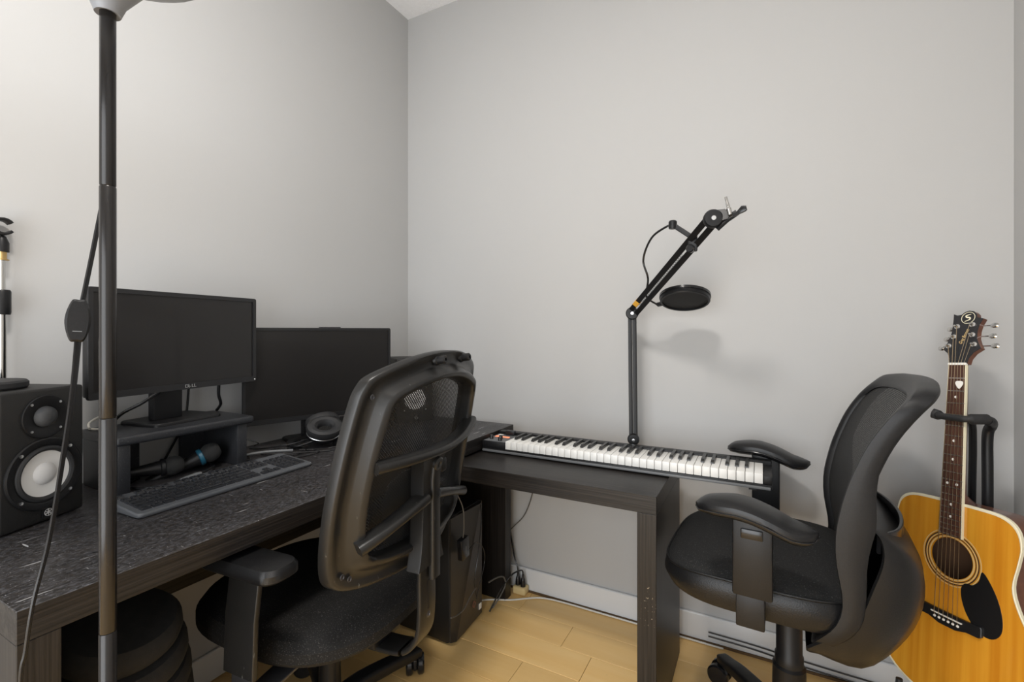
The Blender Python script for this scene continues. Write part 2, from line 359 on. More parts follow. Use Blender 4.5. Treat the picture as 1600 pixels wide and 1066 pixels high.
# ================================================================== MONITOR RISER, MONITORS
rs = thing('monitor_riser', 'black monitor riser shelf under the smaller monitor', 'riser', (.11, -1.125, .73))
bm = B(); box(bm, -.095, .108, -.172, .172, .120, .143, .007, 3); obj('shelf', bm, 'riser', rs)
obj('leg', box(B(), -.085, .098, -.166, -.138, 0, .121, .004, 2), 'riser', rs)
obj('leg', box(B(), -.085, .098, .126, .156, 0, .121, .004, 2), 'riser', rs)
obj('back_wall', box(B(), -.085, -.075, -.138, -.045, 0, .121), 'riser', rs)
obj('back_wall', box(B(), -.085, -.075, .06, .126, 0, .121), 'riser', rs)
def monitor(label, loc, ang, W, z0, z1, bez, th, name='monitor'):
    t = thing(name, label, 'monitor', loc, ang)      # local: screen faces +x, y lateral
    h = W/2; b0, b1 = bez
    sh = obj('back_shell', box(B(), -th, -.006, -h+.004, h-.004, z0+.004, z1-.004, .006, 2), 'bezel', t)
    bm = B()
    o = rrect(h, (z1-z0)/2, .006); zc = (z0+z1)/2
    inn = [(max(min(y, h-b0), -h+b0), max(min(z, (z1-z0)/2-b0), -(z1-z0)/2+b1)) for y, z in o]
    ring = lambda q, x: [V(x, y, zc+z) for y, z in q]
    loft(bm, [ring(inn, -.007), ring(o, -.007), ring(o, -.001), ring([(y*.996, z*.994) for y, z in o], .001), ring(inn, .001), ring(inn, -.0035)], True, False)
    obj('bezel', bm, 'bezel', t)
    obj('screen', box(B(), -.007, -.003, -h+b0, h-b0, z0+b1, z1-b0), 'screen', t)
    return t
m1 = monitor('smaller monitor with silver maker lettering, standing on the riser', (.158, -1.113, .873), math.atan2(.075, .457)-0.0, .466, .092, .358, (.0115, .017), .03)
m1.rotation_euler = (0, 0, math.atan2(.075, .457))
obj('power_button', lathe(B(), [(.0022, .0005), (.0022, .0016), (0, .0017)], 10, Matrix.Translation((0, .226, .099)) @ axis(None, (1, 0, 0))), 'led', m1)
text('lettering', 'D  LL', .0125, .0003, 'silver', m1, Matrix.Translation((.0016, .012, .1005)) @ axis(None, (1, 0, 0)), sx=1.15)
text('lettering', 'E', .0125, .0003, 'silver', m1, Matrix.Translation((.0016, .0075, .1005)) @ axis(None, (1, 0, 0)) @ Matrix.Rotation(.6, 4, 'Z'), sx=1.15)
ri = Matrix.Rotation(-math.atan2(.075, .457), 4, 'Z')
obj('neck', box(B(), -.085, -.06, -.045, .035, .008, .25, .004, mtx=None), 'bezel', m1)
obj('stand_base', prism(B(), rrect(.075, .098, .02, 4), 0, .009, Matrix.Translation((-.072, .015, 0)), .003), 'plastic', m1)
tag(obj('video_cable', tube(B(), [(.135, -1.15, .975), (.10, -1.19, .935), (.075, -1.225, .91), (.055, -1.24, .885), (.035, -1.24, .877)], .0042, 8, 6), 'cord'), 'black cable looping from the smaller monitor down to the left of its stand', 'cable')
tag(obj('power_cable', tube(B(), [(.10, -.99, .97), (.09, -.985, .93), (.075, -.97, .90), (.045, -.965, .8765)], .0045, 8, 6), 'cord'), 'black cable dropping from the smaller monitor to the right of its stand', 'cable')
m2 = monitor('larger dark monitor standing on the desk nearer the room corner', (.168, -.655, .73), -math.atan2(.179, .49), .526, .083, .408, (.0095, .016), .035)
obj('neck', box(B(), -.10, -.045, -.05, .05, .008, .2, .004), 'bezel', m2)
obj('stand_base', prism(B(), rrect(.055, .11, .02, 4), 0.0, .010, Matrix.Translation((-.075, 0, 0)), .003), 'plastic', m2)
obj('webcam_bar', box(B(), -.02, .002, -.012, .06, .4085, .4115), 'gloss', m2)

# ================================================================== COMPUTER KEYBOARD
kb = thing('computer_keyboard', 'black full size computer keyboard lying on the desk before the riser', 'keyboard', (.338, -1.118, .73), math.atan2(.02, .447)*-1+.075)
KW, KD = .446, .140       # y extent, x extent (front = +x)
bm = B()
out = rrect(KD/2, KW/2, .010, 4)
kz = lambda x: .011+.011*(-x+KD/2)/KD
loft(bm, [[V(x*.97, y*.99, .0015) for x, y in out], [V(x, y, .005) for x, y in out], [V(x, y, kz(x)-.003) for x, y in out], [V(x*.97, y*.99, kz(x)) for x, y in out]])
obj('case', bm, 'kbody', kb)
U = .0187
keymesh = {}
def key(u, h=1):
    if (u, h) not in keymesh:
        bm = B(); a, b = U*u/2-.0013, U*h/2-.0013
        loft(bm, [[V(x, y, 0) for x, y in ((-b, -a), (b, -a), (b, a), (-b, a))], [V(x, y, .0048) for x, y in ((-b+.0012, -a+.002), (b-.0026, -a+.002), (b-.0026, a-.002), (-b+.0012, a-.002))], [V(x, y, .0042) for x, y in ((-b+.003, -a+.005), (b-.005, -a+.005), (b-.005, a-.005), (-b+.003, a-.005))]])
        me = bpy.data.meshes.new('key'); bmesh.ops.recalc_face_normals(bm, faces=bm.faces); bm.to_mesh(me); bm.free(); me.materials.append(M['keyc']); keymesh[(u, h)] = me
    return keymesh[(u, h)]
rows = [
    [(0, 1)]+[(2+i, 1) for i in range(4)]+[(6.5+i, 1) for i in range(4)]+[(11+i, 1) for i in range(4)]+[(15.25+i, 1) for i in range(3)],
    [(i, 1) for i in range(13)]+[(13, 2)]+[(15.25+i, 1) for i in range(3)]+[(18.5+i, 1) for i in range(4)],
    [(0, 1.5)]+[(1.5+i, 1) for i in range(12)]+[(13.5, 1.5)]+[(15.25+i, 1) for i in range(3)]+[(18.5+i, 1) for i in range(3)],
    [(0, 1.75)]+[(1.75+i, 1) for i in range(11)]+[(12.75, 2.25)]+[(18.5+i, 1) for i in range(3)],
    [(0, 2.25)]+[(2.25+i, 1) for i in range(10)]+[(12.25, 2.75)]+[(16.25, 1)]+[(18.5+i, 1) for i in range(3)],
    [(0, 1.25), (1.25, 1.25), (2.5, 1.25), (3.75, 6.25), (10, 1.25), (11.25, 1.25), (12.5, 1.25), (13.75, 1.25)]+[(15.25+i, 1) for i in range(3)]+[(18.5, 2), (20.5, 1)]]
rx = [-.052, -.028, -.0095, .009, .0275, .046]
tilt = -math.atan(.011/KD)
def setkey(u0, wd, x, h=1):
    o = bpy.data.objects.new('key', key(wd, h)); COL.objects.link(o); o.parent = kb
    o.location = (x, -KW/2+.0125+(u0+wd/2)*U, kz(x)-.0006); o.rotation_euler = (0, -tilt, 0)
for r, row in enumerate(rows):
    for u0, wd in row: setkey(u0, wd, rx[r])
setkey(21.5, 1, .0005-.0005, 2); setkey(21.5, 1, .0365, 2)

# ================================================================== STUFF ON THE DESK
def handmic(label, p, d, ring=None, s=1.):
    t = thing('handheld_microphone', label, 'microphone', mtx=Matrix.Translation(p) @ axis(None, d))
    obj('handle', lathe(B(), [(0, -.115*s), (.010*s, -.115*s), (.0115*s, -.11*s), (.0135*s, -.04*s), (.018*s, 0), (.0185*s, .005*s), (0, .005*s)], 24), 'plastic', t)
    obj('collar', lathe(B(), [(.019*s, .004*s), (.0225*s, .006*s), (.0225*s, .014*s), (.019*s, .016*s)], 24), ring or 'plastic', t)
    obj('grille', lathe(B(), [(.019*s, .014*s), (.0245*s, .026*s), (.025*s, .036*s), (.022*s, .048*s), (.014*s, .056*s), (0, .058*s)], 24), 'foam', t)
handmic('black microphone lying in the left part of the riser', (.150, -1.178, .762), (.28, .9, .02))
handmic('black microphone with a blue ring lying in the right part of the riser', (.158, -1.085, .765), (.25, .75, .30), 'blue', 1.05)
def cable(name, label, pts, r, m='cord', sp=6, group=None):
    return tag(obj(name, tube(B(), pts, r, 8, sp), m), label, 'cable', group)
xc = obj('microphone_cable', tube(B(), [(.10, -1.2, .734), (.15, -1.25, .734), (.215, -1.23, .734), (.232, -1.17, .736), (.235, -1.12, .742), (.205, -1.07, .744), (.16, -1.04, .736), (.1, -1.03, .734), (.04, -1.06, .734), (.02, -1.1, .734)], .0032, 8, 8), 'cord')
tag(xc, 'black microphone cable coiled on the desk under the riser', 'cable')
obj('plug', lathe(B(), [(0, -.02), (.006, -.02), (.007, 0), (.007, .02), (.005, .03), (0, .03)], 14, Matrix.Translation((.234, -1.145, .7395)) @ axis(None, (.05, 1, .12))), 'grey', xc)
cable('hanging_cable', 'black cable rising behind the riser opening against the wall', [(.055, -1.13, .7335), (.03, -1.10, .76), (.018, -1.06, .82), (.016, -1.04, .87), (.012, -1.03, .95)], .0035)
# headphones
hp = thing('headphones', 'black over-ear headphones lying on the desk below the larger monitor', 'headphones', (.245, -.715, .73))
def ear(c, n, m='plastic'):
    mt = Matrix.Translation(c) @ axis(None, n) @ Matrix.Diagonal((1.28, 1.0, 1.15, 1))
    cup = obj('ear_cup', lathe(B(), [(0, -.028), (.025, -.028), (.038, -.02), (.043, -.006), (.043, .002), (.040, .004)], 36, mt), m, hp)
    obj('ear_pad', lathe(B(), [(.040, .002), (.045, .006), (.0465, .016), (.044, .024), (.036, .028), (.026, .026), (.019, .018), (.0175, .004)], 36, mt), 'rubber', cup)
    obj('liner', lathe(B(), [(.0180, .005), (0, .004)], 24, mt), 'fabric', cup)
    obj('trim_ring', lathe(B(), [(.0432, -.004), (.0442, -.003), (.0442, -.001), (.0432, 0)], 36, mt), 'silver', cup)
ear((.0, -.005, .054), (.50, -.30, .82)); ear((-.062, .045, .058), (-.75, .3, .75), 'grey')
obj('headband', sweep(B(), spline([(-.01, -.03, .03), (-.05, -.075, .012), (-.105, -.06, .012), (-.135, -.0, .012), (-.125, .06, .012), (-.085, .07, .02), (-.065, .045, .03)], 6), rrect(.012, .004, .003), up=(.2, .1, 1)), 'plastic', hp)
G = 'tangled thin cables on the desk'
labs = ('nearest the computer keyboard, in two loops', 'lowest of the tangle beside the riser leg, one wide loop', 'running from the tangle to the right before the headphones', 'standing up in a small arch next to the headphones', 'rising against the wall under the larger monitor')
for lab, (pts, r) in zip(labs, (
    ([(.06, -.93, .733), (.12, -.965, .733), (.20, -.95, .733), (.255, -.87, .733), (.25, -.80, .734), (.20, -.78, .735), (.15, -.83, .736), (.17, -.90, .738), (.235, -.87, .739), (.275, -.81, .736)], .0022),
    ([(.08, -.90, .735), (.16, -.93, .734), (.225, -.955, .733), (.285, -.88, .733), (.30, -.80, .733), (.27, -.77, .733), (.22, -.80, .735)], .0022),
    ([(.23, -.83, .734), (.285, -.78, .733), (.32, -.74, .733), (.315, -.69, .733), (.305, -.62, .733), (.25, -.58, .733)], .0022),
    ([(.05, -.86, .733), (.12, -.86, .74), (.19, -.82, .752), (.21, -.77, .758), (.18, -.75, .75), (.16, -.79, .738), (.20, -.83, .736)], .0025),
    ([(.03, -.83, .733), (.08, -.85, .752), (.06, -.88, .77), (.03, -.885, .78), (.016, -.86, .79)], .0018))):
    cable('thin_cable', 'thin black cable '+lab, pts, r, 'cord', 8, G)
cable('audio_cable', 'silver-grey cable end lying in the tangle beside the riser', [(.14, -.955, .739), (.165, -.915, .743), (.19, -.875, .743), (.23, -.83, .741)], .0042, 'grey')
cable('white_cable', 'white cable bunched on the riser back edge behind the floor lamp', [(.05, -1.285, .876), (.085, -1.275, .879), (.07, -1.24, .90), (.045, -1.255, .905), (.035, -1.28, .89), (.06, -1.29, .879)], .003, 'cordw')
hb = thing('audio_adapter', 'small black adapter with a white label beside the headphones', 'adapter', (.285, -.665, .73))
obj('body', box(B(), -.03, .02, -.03, .03, 0, .026, .003), 'plastic', hb)
obj('label_patch', box(B(), .0202, .021, .0, .026, .006, .022), 'white', hb)
obj('knob', lathe(B(), [(0, 0), (.006, 0), (.006, .006), (0, .006)], 16, Matrix.Translation((.02, -.018, .013)) @ axis(None, (1, 0, 0))), 'silver', hb)
rt = thing('network_box', 'low black box with silver strips behind the headphones', 'device', (.115, -.50, .73), -.35)
obj('body', box(B(), -.05, .05, -.075, .075, 0, .052, .004), 'plastic', rt)
for k in range(3): obj('strip', box(B(), .0502, .0515, -.06, .05, .010+k*.014, .013+k*.014), 'silver', rt)

# ================================================================== POUF, PC, POWER
pf = thing('floor_pouf', 'dark grey ribbed round pouf on the floor under the left end of the desk', 'pouf', (.285, -1.372, .047))
pf.rotation_euler = (0, math.radians(16), 0)
zz = .0
for k in range(9):
    r = .168-.0028*k-.0016*max(0, k-3)**2; h = .0585
    obj('tier', lathe(B(), [(r*.6, zz), (r-.012, zz+.002), (r-.003, zz+h*.25), (r, zz+h*.5), (r-.004, zz+h*.8), (r-.014, zz+h*.98), (0 if k == 8 else r*.6, zz+h)], 40), 'pouf', pf); zz += h*.985
pc = thing('computer_tower', 'black computer tower with diagonally creased grey front, on the floor under the desk', 'computer', (.40, -.362, 0))
hw = .105
obj('case', box(B(), -.2, .185, -hw, hw, .012, .46, .003), 'pcs', pc)
bm = B()
q = [V(.185, -hw, .012), V(.200, -hw, .014), V(.200, hw, .014), V(.185, hw, .012)]
def face(bm, *p): return bm.faces.new([bm.verts.new(x) for x in p])
A_, B_, C_, D_ = V(.193, -hw, .016), V(.193, hw, .016), V(.193, hw, .458), V(.193, -hw, .458)
k0, k1 = V(.206, -.088, .016), V(.206, .075, .458)
bm1 = B(); face(bm1, A_, k0, k1, D_); face(bm1, A_, D_, V(.185, -hw, .458), V(.185, -hw, .016)); obj('front_panel', bm1, 'pcf', pc)
bm2 = B(); face(bm2, k0, B_, C_, k1); face(bm2, B_, V(.185, hw, .016), V(.185, hw, .458), C_); face(bm2, D_, k1, C_, V(.185, hw, .458), V(.185, -hw, .458)); obj('front_panel', bm2, 'pcf2', pc)
em = Matrix.Translation((.2015, .035, .085)) @ axis(None, (1, 0.08, 0)) @ Matrix.Rotation(PI/4, 4, 'Z')
bm = B(); lathe(bm, [(.014, 0), (.014, .001), (.010, .001), (.010, 0)], 4, em @ Matrix.Rotation(PI/4, 4, 'Z')); obj('emblem', bm, 'red', pc)
obj('sticker', box(B(), .1955, .1975, .078, .095, .040, .062), 'white', pc)
for sx in (-.17, .15):
    for sy in (-.08, .08): obj('foot', box(B(), sx-.02, sx+.02, sy-.012, sy+.012, 0, .012, .002), 'rubber', pc)
ad = thing('power_adapter', 'black adapter brick hanging in front of the computer tower', 'adapter', (.628, -.437, .315))
obj('brick', box(B(), -.011, .011, -.024, .024, 0, .075, .004, mtx=Matrix.Rotation(.09, 4, 'X')), 'gloss', ad)
obj('indicator', box(B(), .0112, .0116, -.004, -.001, .018, .045), 'grey', ad)
cable('adapter_lead', 'thin grey lead from the table underside to the hanging adapter brick', [(.60, -.49, .6225), (.622, -.475, .56), (.634, -.452, .5), (.632, -.442, .43), (.628, -.442, .389)], .0022, 'cordg')
cable('dangling_lead', 'thin black lead hanging down across the computer tower front', [(.60, -.28, .46), (.617, -.30, .42), (.622, -.315, .36), (.624, -.335, .28), (.625, -.36, .2), (.623, -.35, .15), (.62, -.335, .12)], .002)
cable('dangling_lead', 'second thin black lead curving below the adapter brick', [(.635, -.42, .335), (.637, -.37, .345), (.63, -.31, .30), (.626, -.29, .24), (.626, -.32, .18), (.624, -.345, .12)], .0016)
cable('floor_lead', 'grey lead drooping in front of the computer tower from the chair side', [(.645, -.54, .16), (.64, -.50, .145), (.637, -.45, .14), (.63, -.40, .155), (.624, -.35, .165)], .0024, 'cordg')
pw = thing('outlet_block', 'small cream outlet block on the floor at the desk leg', 'outlet', (.654, -.038, 0))
obj('block', box(B(), -.03, .03, -.022, .022, 0, .034, .008, 3), 'cream', pw)
for k, (x, y) in enumerate(((-.013, 0), (.013, -.004))):
    p = thing('plug', ('left', 'right')[k]+' black plug standing in the cream outlet block', 'plug', (.654+x, -.038+y, .034), 0)
    obj('body', lathe(B(), [(0, 0), (.011, 0), (.0115, .012), (.009, .03), (.0055, .038), (.0045, .05), (0, .05)], 14), 'gloss', p)
cable('plug_lead', 'black lead rising from the left plug behind the desk leg', [(.641, -.038, .084), (.636, -.035, .11), (.618, -.03, .15), (.59, -.03, .3)], .0032)
cable('plug_lead', 'black lead arching from the right plug towards the computer tower', [(.667, -.042, .084), (.664, -.05, .105), (.648, -.10, .108), (.638, -.16, .09), (.625, -.20, .05), (.615, -.235, .012)], .0032)
cable('tower_lead', 'grey lead curling beside the far edge of the computer tower', [(.613, -.24, .13), (.63, -.20, .135), (.637, -.16, .12), (.64, -.15, .085), (.632, -.18, .05), (.62, -.22, .02)], .003, 'cordg')
cable('white_cable', 'pale cord running along the floor below the baseboard', [(.50, -.21, .0045), (.56, -.155, .0045), (.645, -.112, .0045), (.70, -.07, .0045), (.76, -.036, .0045), (.85, -.026, .0045), (1.0, -.026, .0045), (1.3, -.026, .0045), (1.45, -.026, .0045)], .0035, 'cordw')
cable('keyboard_lead', 'thin pale lead hanging from the piano keyboard against the back wall', [(.70, -.105, .66), (.712, -.06, .60), (.71, -.02, .50), (.695, -.012, .42), (.66, -.012, .33), (.61, -.02, .27), (.54, -.02, .2)], .0022, 'cordg')
for k, (a, b) in enumerate(((.045, .03), (.03, .012))):
    cable('wall_lead', ('upper', 'lower')[k]+' of two thin dark leads behind the right chair at the baseboard', [(1.40, -.02, a), (1.55, -.018, a-.003), (1.70, -.018, b+.004), (1.9, -.02, b)], .0025)

# ================================================================== PIANO KEYBOARD
PX0, PX1, PYF, PYB = .6395, 1.596, -.331, -.172
pk = thing('piano_keyboard', 'slim black electronic piano keyboard with white keys on the lower side table', 'piano', ((PX0+PX1)/2, -.25, .674))
pl = lambda x, y, z: (x-(PX0+PX1)/2, y+.25, z-.674)
def pbox(a, bev=0., bm=None): 
    x0, y0, z0 = pl(a[0], a[2], a[4]); x1, y1, z1 = pl(a[1], a[3], a[5]); return box(bm or B(), x0, x1, y0, y1, z0, z1, bev)
KX0, KX1 = .738, 1.573
bm = B(); pbox((PX0, PX1, PYF, PYB, .678, .692), .003, bm); pbox((PX0, PX1, -.205, PYB, .69, .7275), .003, bm)
obj('body', bm, 'plastic', pk)
for x0, x1 in ((PX0, KX0-.001), (KX1+.001, PX1)): obj('end_cheek', pbox((x0, x1, PYF, -.203, .692, .716), .002), 'plastic', pk)
obj('front_rail', pbox((PX0+.004, PX1-.004, PYF-.006, PYF+.004, .678, .686), .002), 'grey', pk)
for x in (PX0+.05, PX1-.05):
    for y in (PYF+.02, PYB-.02): obj('foot', pbox((x-.01, x+.01, y-.006, y+.006, .6742 if x < 1.3 else .668, .679)), 'rubber', pk)
nw = 36; kw = (KX1-KX0)/nw
wm = B(); box(wm, -kw/2+.0007, kw/2-.0007, 0, .124, 0, .0285, .0011, 2); wme = None
for i in range(nw):
    if wme is None:
        o = obj('white_key', wm, 'white', pk); wme = o.data
    else:
        o = bpy.data.objects.new('white_key', wme); COL.objects.link(o); o.parent = pk
    o.location = pl(KX0+(i+.5)*kw, PYF+.001, .6925)
bme = None
for i in range(nw-1):
    if i % 7 in (2, 6): continue
    if bme is None:
        bm = B(); a = .0055
        loft(bm, [[V(-a, 0, 0), V(a, 0, 0), V(a, .083, 0), V(-a, .083, 0)], [V(-a, .001, .004), V(a, .001, .004), V(a, .083, .004), V(-a, .083, .004)], [V(-a+.001, .009, .0105), V(a-.001, .009, .0105), V(a-.001, .083, .0105), V(-a+.001, .083, .0105)]])
        o = obj('black_key', bm, 'bkey', pk); bme = o.data
    else:
        o = bpy.data.objects.new('black_key', bme); COL.objects.link(o); o.parent = pk
    off = {0: -.12, 1: .12, 3: -.14, 4: 0, 5: .14}[i % 7]
    o.location = pl(KX0+(i+1+off)*kw, -.286, .7208)
cp = obj('control_panel', pbox((PX0+.006, KX0-.004, PYF+.004, -.21, .716, .7172)), 'grey', pk)
for x, y in ((.66, -.295), (.705, -.31), (.695, -.285)):
    obj('knob', lathe(B(), [(0, 0), (.0075, 0), (.007, .012), (.0055, .014), (0, .014)], 16, Matrix.Translation(pl(x, y, .717))), 'gloss', pk)
obj('display', pbox((.68, .718, -.222, -.205, .7178, .736), .002), 'ebony', pk)
for a in ((.655, .674, -.262, -.245), (.68, .715, -.262, -.248)): obj('pad', pbox((*a, .7173, .7192), .0008), 'lit', pk)
for a in ((.655, .672, -.235, -.22),): obj('button', pbox((*a, .7173, .7195)), 'white', pk)

# ================================================================== BOOM ARM + POP FILTER
ba = thing('boom_arm', 'black sprung microphone boom arm rising behind the piano keyboard', 'arm', (1.158, -.128, .674))
bl = lambda p: V(*p)-V(1.158, -.128, .674)
ELB, TIP, BAS = V(1.151, -.117, 1.191), V(1.452, -.468, 1.428), V(1.158, -.128, .735)
bm = B(); box(bm, -.022, .022, -.02, .016, 0, .012, .002); box(bm, -.022, .022, .0155, .022, -.075, .012, .002); box(bm, -.022, .022, -.02, .018, -.075, -.066, .002)
obj('table_clamp', bm, 'steel', ba)
obj('clamp_screw', lathe(B(), [(0, -.064), (.011, -.064), (.011, -.058), (.004, -.057), (.004, -.052), (0, -.0515)], 16), 'steel', ba)
obj('post', lathe(B(), [(0, .012), (.012, .012), (.011, .04), (.008, .045), (.008, .066), (0, .066)], 20), 'plastic', ba)
vd = (ELB-BAS).normalized(); cdir = V(.25, -.97, 0).normalized()
def bars(a, b, off, m='plastic', w=.0145):
    d = (b-a).normalized(); s = d.cross(cdir).normalized()
    for k in (-1, 1):
        obj('bar', sweep(B(), [bl(a)+s*off*k, bl(b)+s*off*k], rrect(w/2, w*.4, .0015), up=cdir), m, ba)
bars(BAS, ELB, .0078); bars(ELB+(TIP-ELB)*.03, TIP-(TIP-ELB)*.03, .0115, w=.0175)
for p, r in ((BAS, .021), (ELB, .023), (TIP, .025)):
    t = axis(bl(p)+cdir*-.012, cdir)
    jn = obj('joint', lathe(B(), [(0, 0), (r*.75, 0), (r*.9, .004), (r*.9, .012), (r, .013), (r, .024), (r*.85, .030), (r*.3, .031), (0, .0295)], 28, t), 'plastic', ba)
    obj('cap_screw', lathe(B(), [(0, .031), (r*.24, .031), (r*.24, .033), (0, .0333)], 14, t), 'silver', jn)
d = (TIP-ELB).normalized()
obj('spring', tube(B(), [bl(ELB+d*(.06+.3*i/160))+V(.0025*math.cos(i*1.2), 0, .0025*math.sin(i*1.2)) for i in range(161)], .0007, 5), 'steel', ba)
sb = -d.cross(cdir).normalized()
if sb.z < 0: sb = -sb
obj('tape_band', sweep(B(), [bl(ELB+d*.050+sb*.0115), bl(ELB+d*.075+sb*.0115)], rrect(.0095, .008, .002), up=cdir), 'orange', ba)
hd = bl(TIP)
obj('head_bracket', sweep(B(), [hd+V(.004, 0, .004), hd+V(.03, -.002, .008), hd+V(.042, -.004, .004)], [(-.006, -.02), (.006, -.02), (.006, .02), (-.006, .02)], up=(0, .3, 1), sc=[1, .8, .5]), 'plastic', ba)
obj('head_bracket', sweep(B(), [hd+V(.01, 0, -.026), hd+V(.035, 0, -.004), hd+V(.06, 0, .012)], [(-.006, -.006), (.006, -.006), (.006, .006), (-.006, .006)], up=(0, .3, 1)), 'plastic', ba)
obj('thread_stud', lathe(B(), [(0, 0), (.006, 0), (.006, .018), (.0045, .02), (.0045, .032), (.0038, .034), (.0038, .05), (0, .05)], 14, Matrix.Translation(hd+V(.044, -.006, .006)) @ axis(None, (-.22, 0, .97))), 'chrome', ba)
obj('wing_knob', sweep(B(), [hd+V(.05, -.008, .005), hd+V(.06, -.012, .006), hd+V(.075, -.016, .016), hd+V(.083, -.017, .018)], rrect(.004, .009, .002), up=(0, 0, 1), sc=[.6, .5, 1, .7]), 'gloss', ba)
pfl = thing('pop_filter', 'round black pop filter on a gooseneck clipped to the boom arm', 'filter', (1.341, -.175, 1.235))
fl_ = lambda p: V(*p)-V(1.341, -.175, 1.235)
fn = V(.05, -.36, -.93).normalized()
fm = axis(None, fn, (0, 1, 0)); R = .078
hoop = obj('hoop', lathe(B(), [(R-.006, -.011), (R, -.011), (R+.0015, -.009), (R+.0015, .009), (R, .011), (R-.006, .011), (R-.006, -.011)], 56, fm), 'plastic', pfl)
obj('rim', lathe(B(), [(R+.0014, -.012), (R+.004, -.012), (R+.004, -.003), (R+.0014, -.003)], 56, fm), 'gloss', hoop)
obj('net', lathe(B(), [(R-.005, .005), (R*.5, .0062), (.0008, .0065)], 56, fm), 'popnet', pfl)
obj('net', lathe(B(), [(R-.005, -.005), (R*.5, -.0062), (.0008, -.0065)], 56, fm), 'foam', pfl)
ep = fm @ V(0, 0, 0)
sd = V(-.83, .30, .0); sd = (sd-fn*sd.dot(fn)).normalized()
e0 = sd*(R+.001); e1 = sd*(R+.022)
obj('hoop_mount', sweep(B(), [e0, e1], rrect(.007, .006, .002), up=fn), 'plastic', pfl)
g0 = fl_((1.338, -.397, 1.436))
obj('gooseneck', tube(B(), [e1, e1+V(-.03, -.035, .028), fl_((1.238, -.262, 1.30)), fl_((1.228, -.285, 1.36)), fl_((1.262, -.325, 1.42)), fl_((1.315, -.365, 1.443)), g0], .0034, 10, 8), 'cord', pfl)
jn = obj('clamp_joint', lathe(B(), [(0, -.012), (.011, -.012), (.012, -.008), (.012, .008), (.009, .012), (.006, .013), (.0, .011)], 20, Matrix.Translation(g0+V(0, 0, .004))), 'plastic', pfl)
cl = fl_(ELB+(TIP-ELB)*.81+V(0, -.0, .012))
obj('clamp_arm', sweep(B(), [g0+V(.005, 0, .0), cl], rrect(.0065, .007, .002), up=(0, 0, 1)), 'plastic', pfl)
obj('clamp_knob', lathe(B(), [(0, 0), (.011, 0), (.012, .004), (.012, .013), (.0095, .016), (0, .016)], 18, Matrix.Translation(cl+V(-.004, -.004, -.032)) @ axis(None, (-.2, -.96, 0))), 'gloss', pfl)
obj('clamp_jaw', box(B(), cl.x-.014, cl.x+.012, cl.y-.008, cl.y+.004, cl.z-.04, cl.z+.012, .004, mtx=None), 'plastic', pfl)

# ================================================================== OFFICE CHAIRS
def star_base(t, a0, col_top, hubz=.115, R=.285, r0=.026, two=True):
    obj('column', lathe(B(), [(0, .07), (r0+.007, .07), (r0+.007, .10), (r0+.004, .10), (r0+.002, .25), (r0+.0025, .262), (r0-.003, .268), (r0-.003, .29), (r0-.006, .295), (r0-.006, col_top), (0, col_top)], 28), 'plastic', t)
    bm = B(); lathe(bm, [(0, .068), (.05, .068), (.056, .085), (.05, .12), (.036, .13), (0, .13)], 28); hub = obj('base_hub', bm, 'plastic', t)
    for k in range(5):
        a = math.radians(a0+72*k); c, s = math.cos(a), math.sin(a)
        pr_ = [V(.03*c, .03*s, .098), V(.10*c, .10*s, .104), V(.2*c, .2*s, .094), V((R-.03)*c, (R-.03)*s, .082), V(R*c, R*s, .077), V((R+.018)*c, (R+.018)*s, .074)]
        lg = obj('base_leg', sweep(B(), spline(pr_, 3), rrect(.022, .018, .009, 3), sc=[(1.25-.032*i, 1.1-.03*i) for i in range(15)]+[(.62, .5)]), 'plastic', t)
        rot = a+random.uniform(.6, 1.4)
        mt = Matrix.Translation((R*c, R*s, 0)) @ Matrix.Rotation(rot, 4, 'Z')
        bm = B()
        for sy in (-1, 1):
            lathe(bm, [(0, .006), (.016, .006), (.028, .008), (.032, .012), (.032, .024), (.028, .029), (.012, .030), (0, .029)], 24, mt @ Matrix.Translation((.014, 0, .0321)) @ axis(None, (0, sy, 0)))
        tube(bm, [mt @ V(0, 0, .035), mt @ V(0, 0, .07)], .006, 10)
        box(bm, -.008, .028, -.006, .006, .022, .056, .003, mtx=mt)
        obj('caster', bm, 'gloss', lg)
def back_frame(t, half, xf, prof, name='back_frame', m='frame', net='net', netoff=-.004, center=None, n=5, topd=1., ef=lambda z: 1.):
    # half outline: (y, z) from bottom centre to top centre, mirrored; prof: (inward, rearward)
    L_ = half+[(-y, z) for y, z in reversed(half[1:-1])]
    out = [(p.x, p.y) for p in spline([V(y, z, 0) for y, z in L_], n, True)]
    zc = center or (half[0][1]+half[-1][1])/2; hw_ = max(y for y, z in half); hh = (half[-1][1]-half[0][1])/2
    def P(y, z, d, e):
        yy = y*(1-d/hw_); zz_ = zc+(z-zc)*(1-d*(topd if z > zc else 1)/hh)
        return V(xf(yy, zz_)+e*(ef(z) if e > 0 else 1), yy, zz_)
    bm = B(); loft(bm, [[P(y, z, d, e) for y, z in out] for d, e in prof], True, False, loop=True)
    fr = obj(name, bm, m, t, sharp=50)
    dmax = max(d for d, e in prof)-.006
    bm = B(); rings = []
    for k in range(9):
        f = 1-k/8
        r = []
        for y, z in out:
            yy = y*(1-dmax/hw_)*max(f, .002); zz_ = zc+(z-zc)*(1-dmax*(topd if z > zc else 1)/hh)*max(f, .002)
            r.append(V(xf(yy, zz_)+netoff, yy, zz_))
        rings.append(r)
    loft(bm, rings, True, False)
    obj('mesh_back', bm, net, t)
    return fr
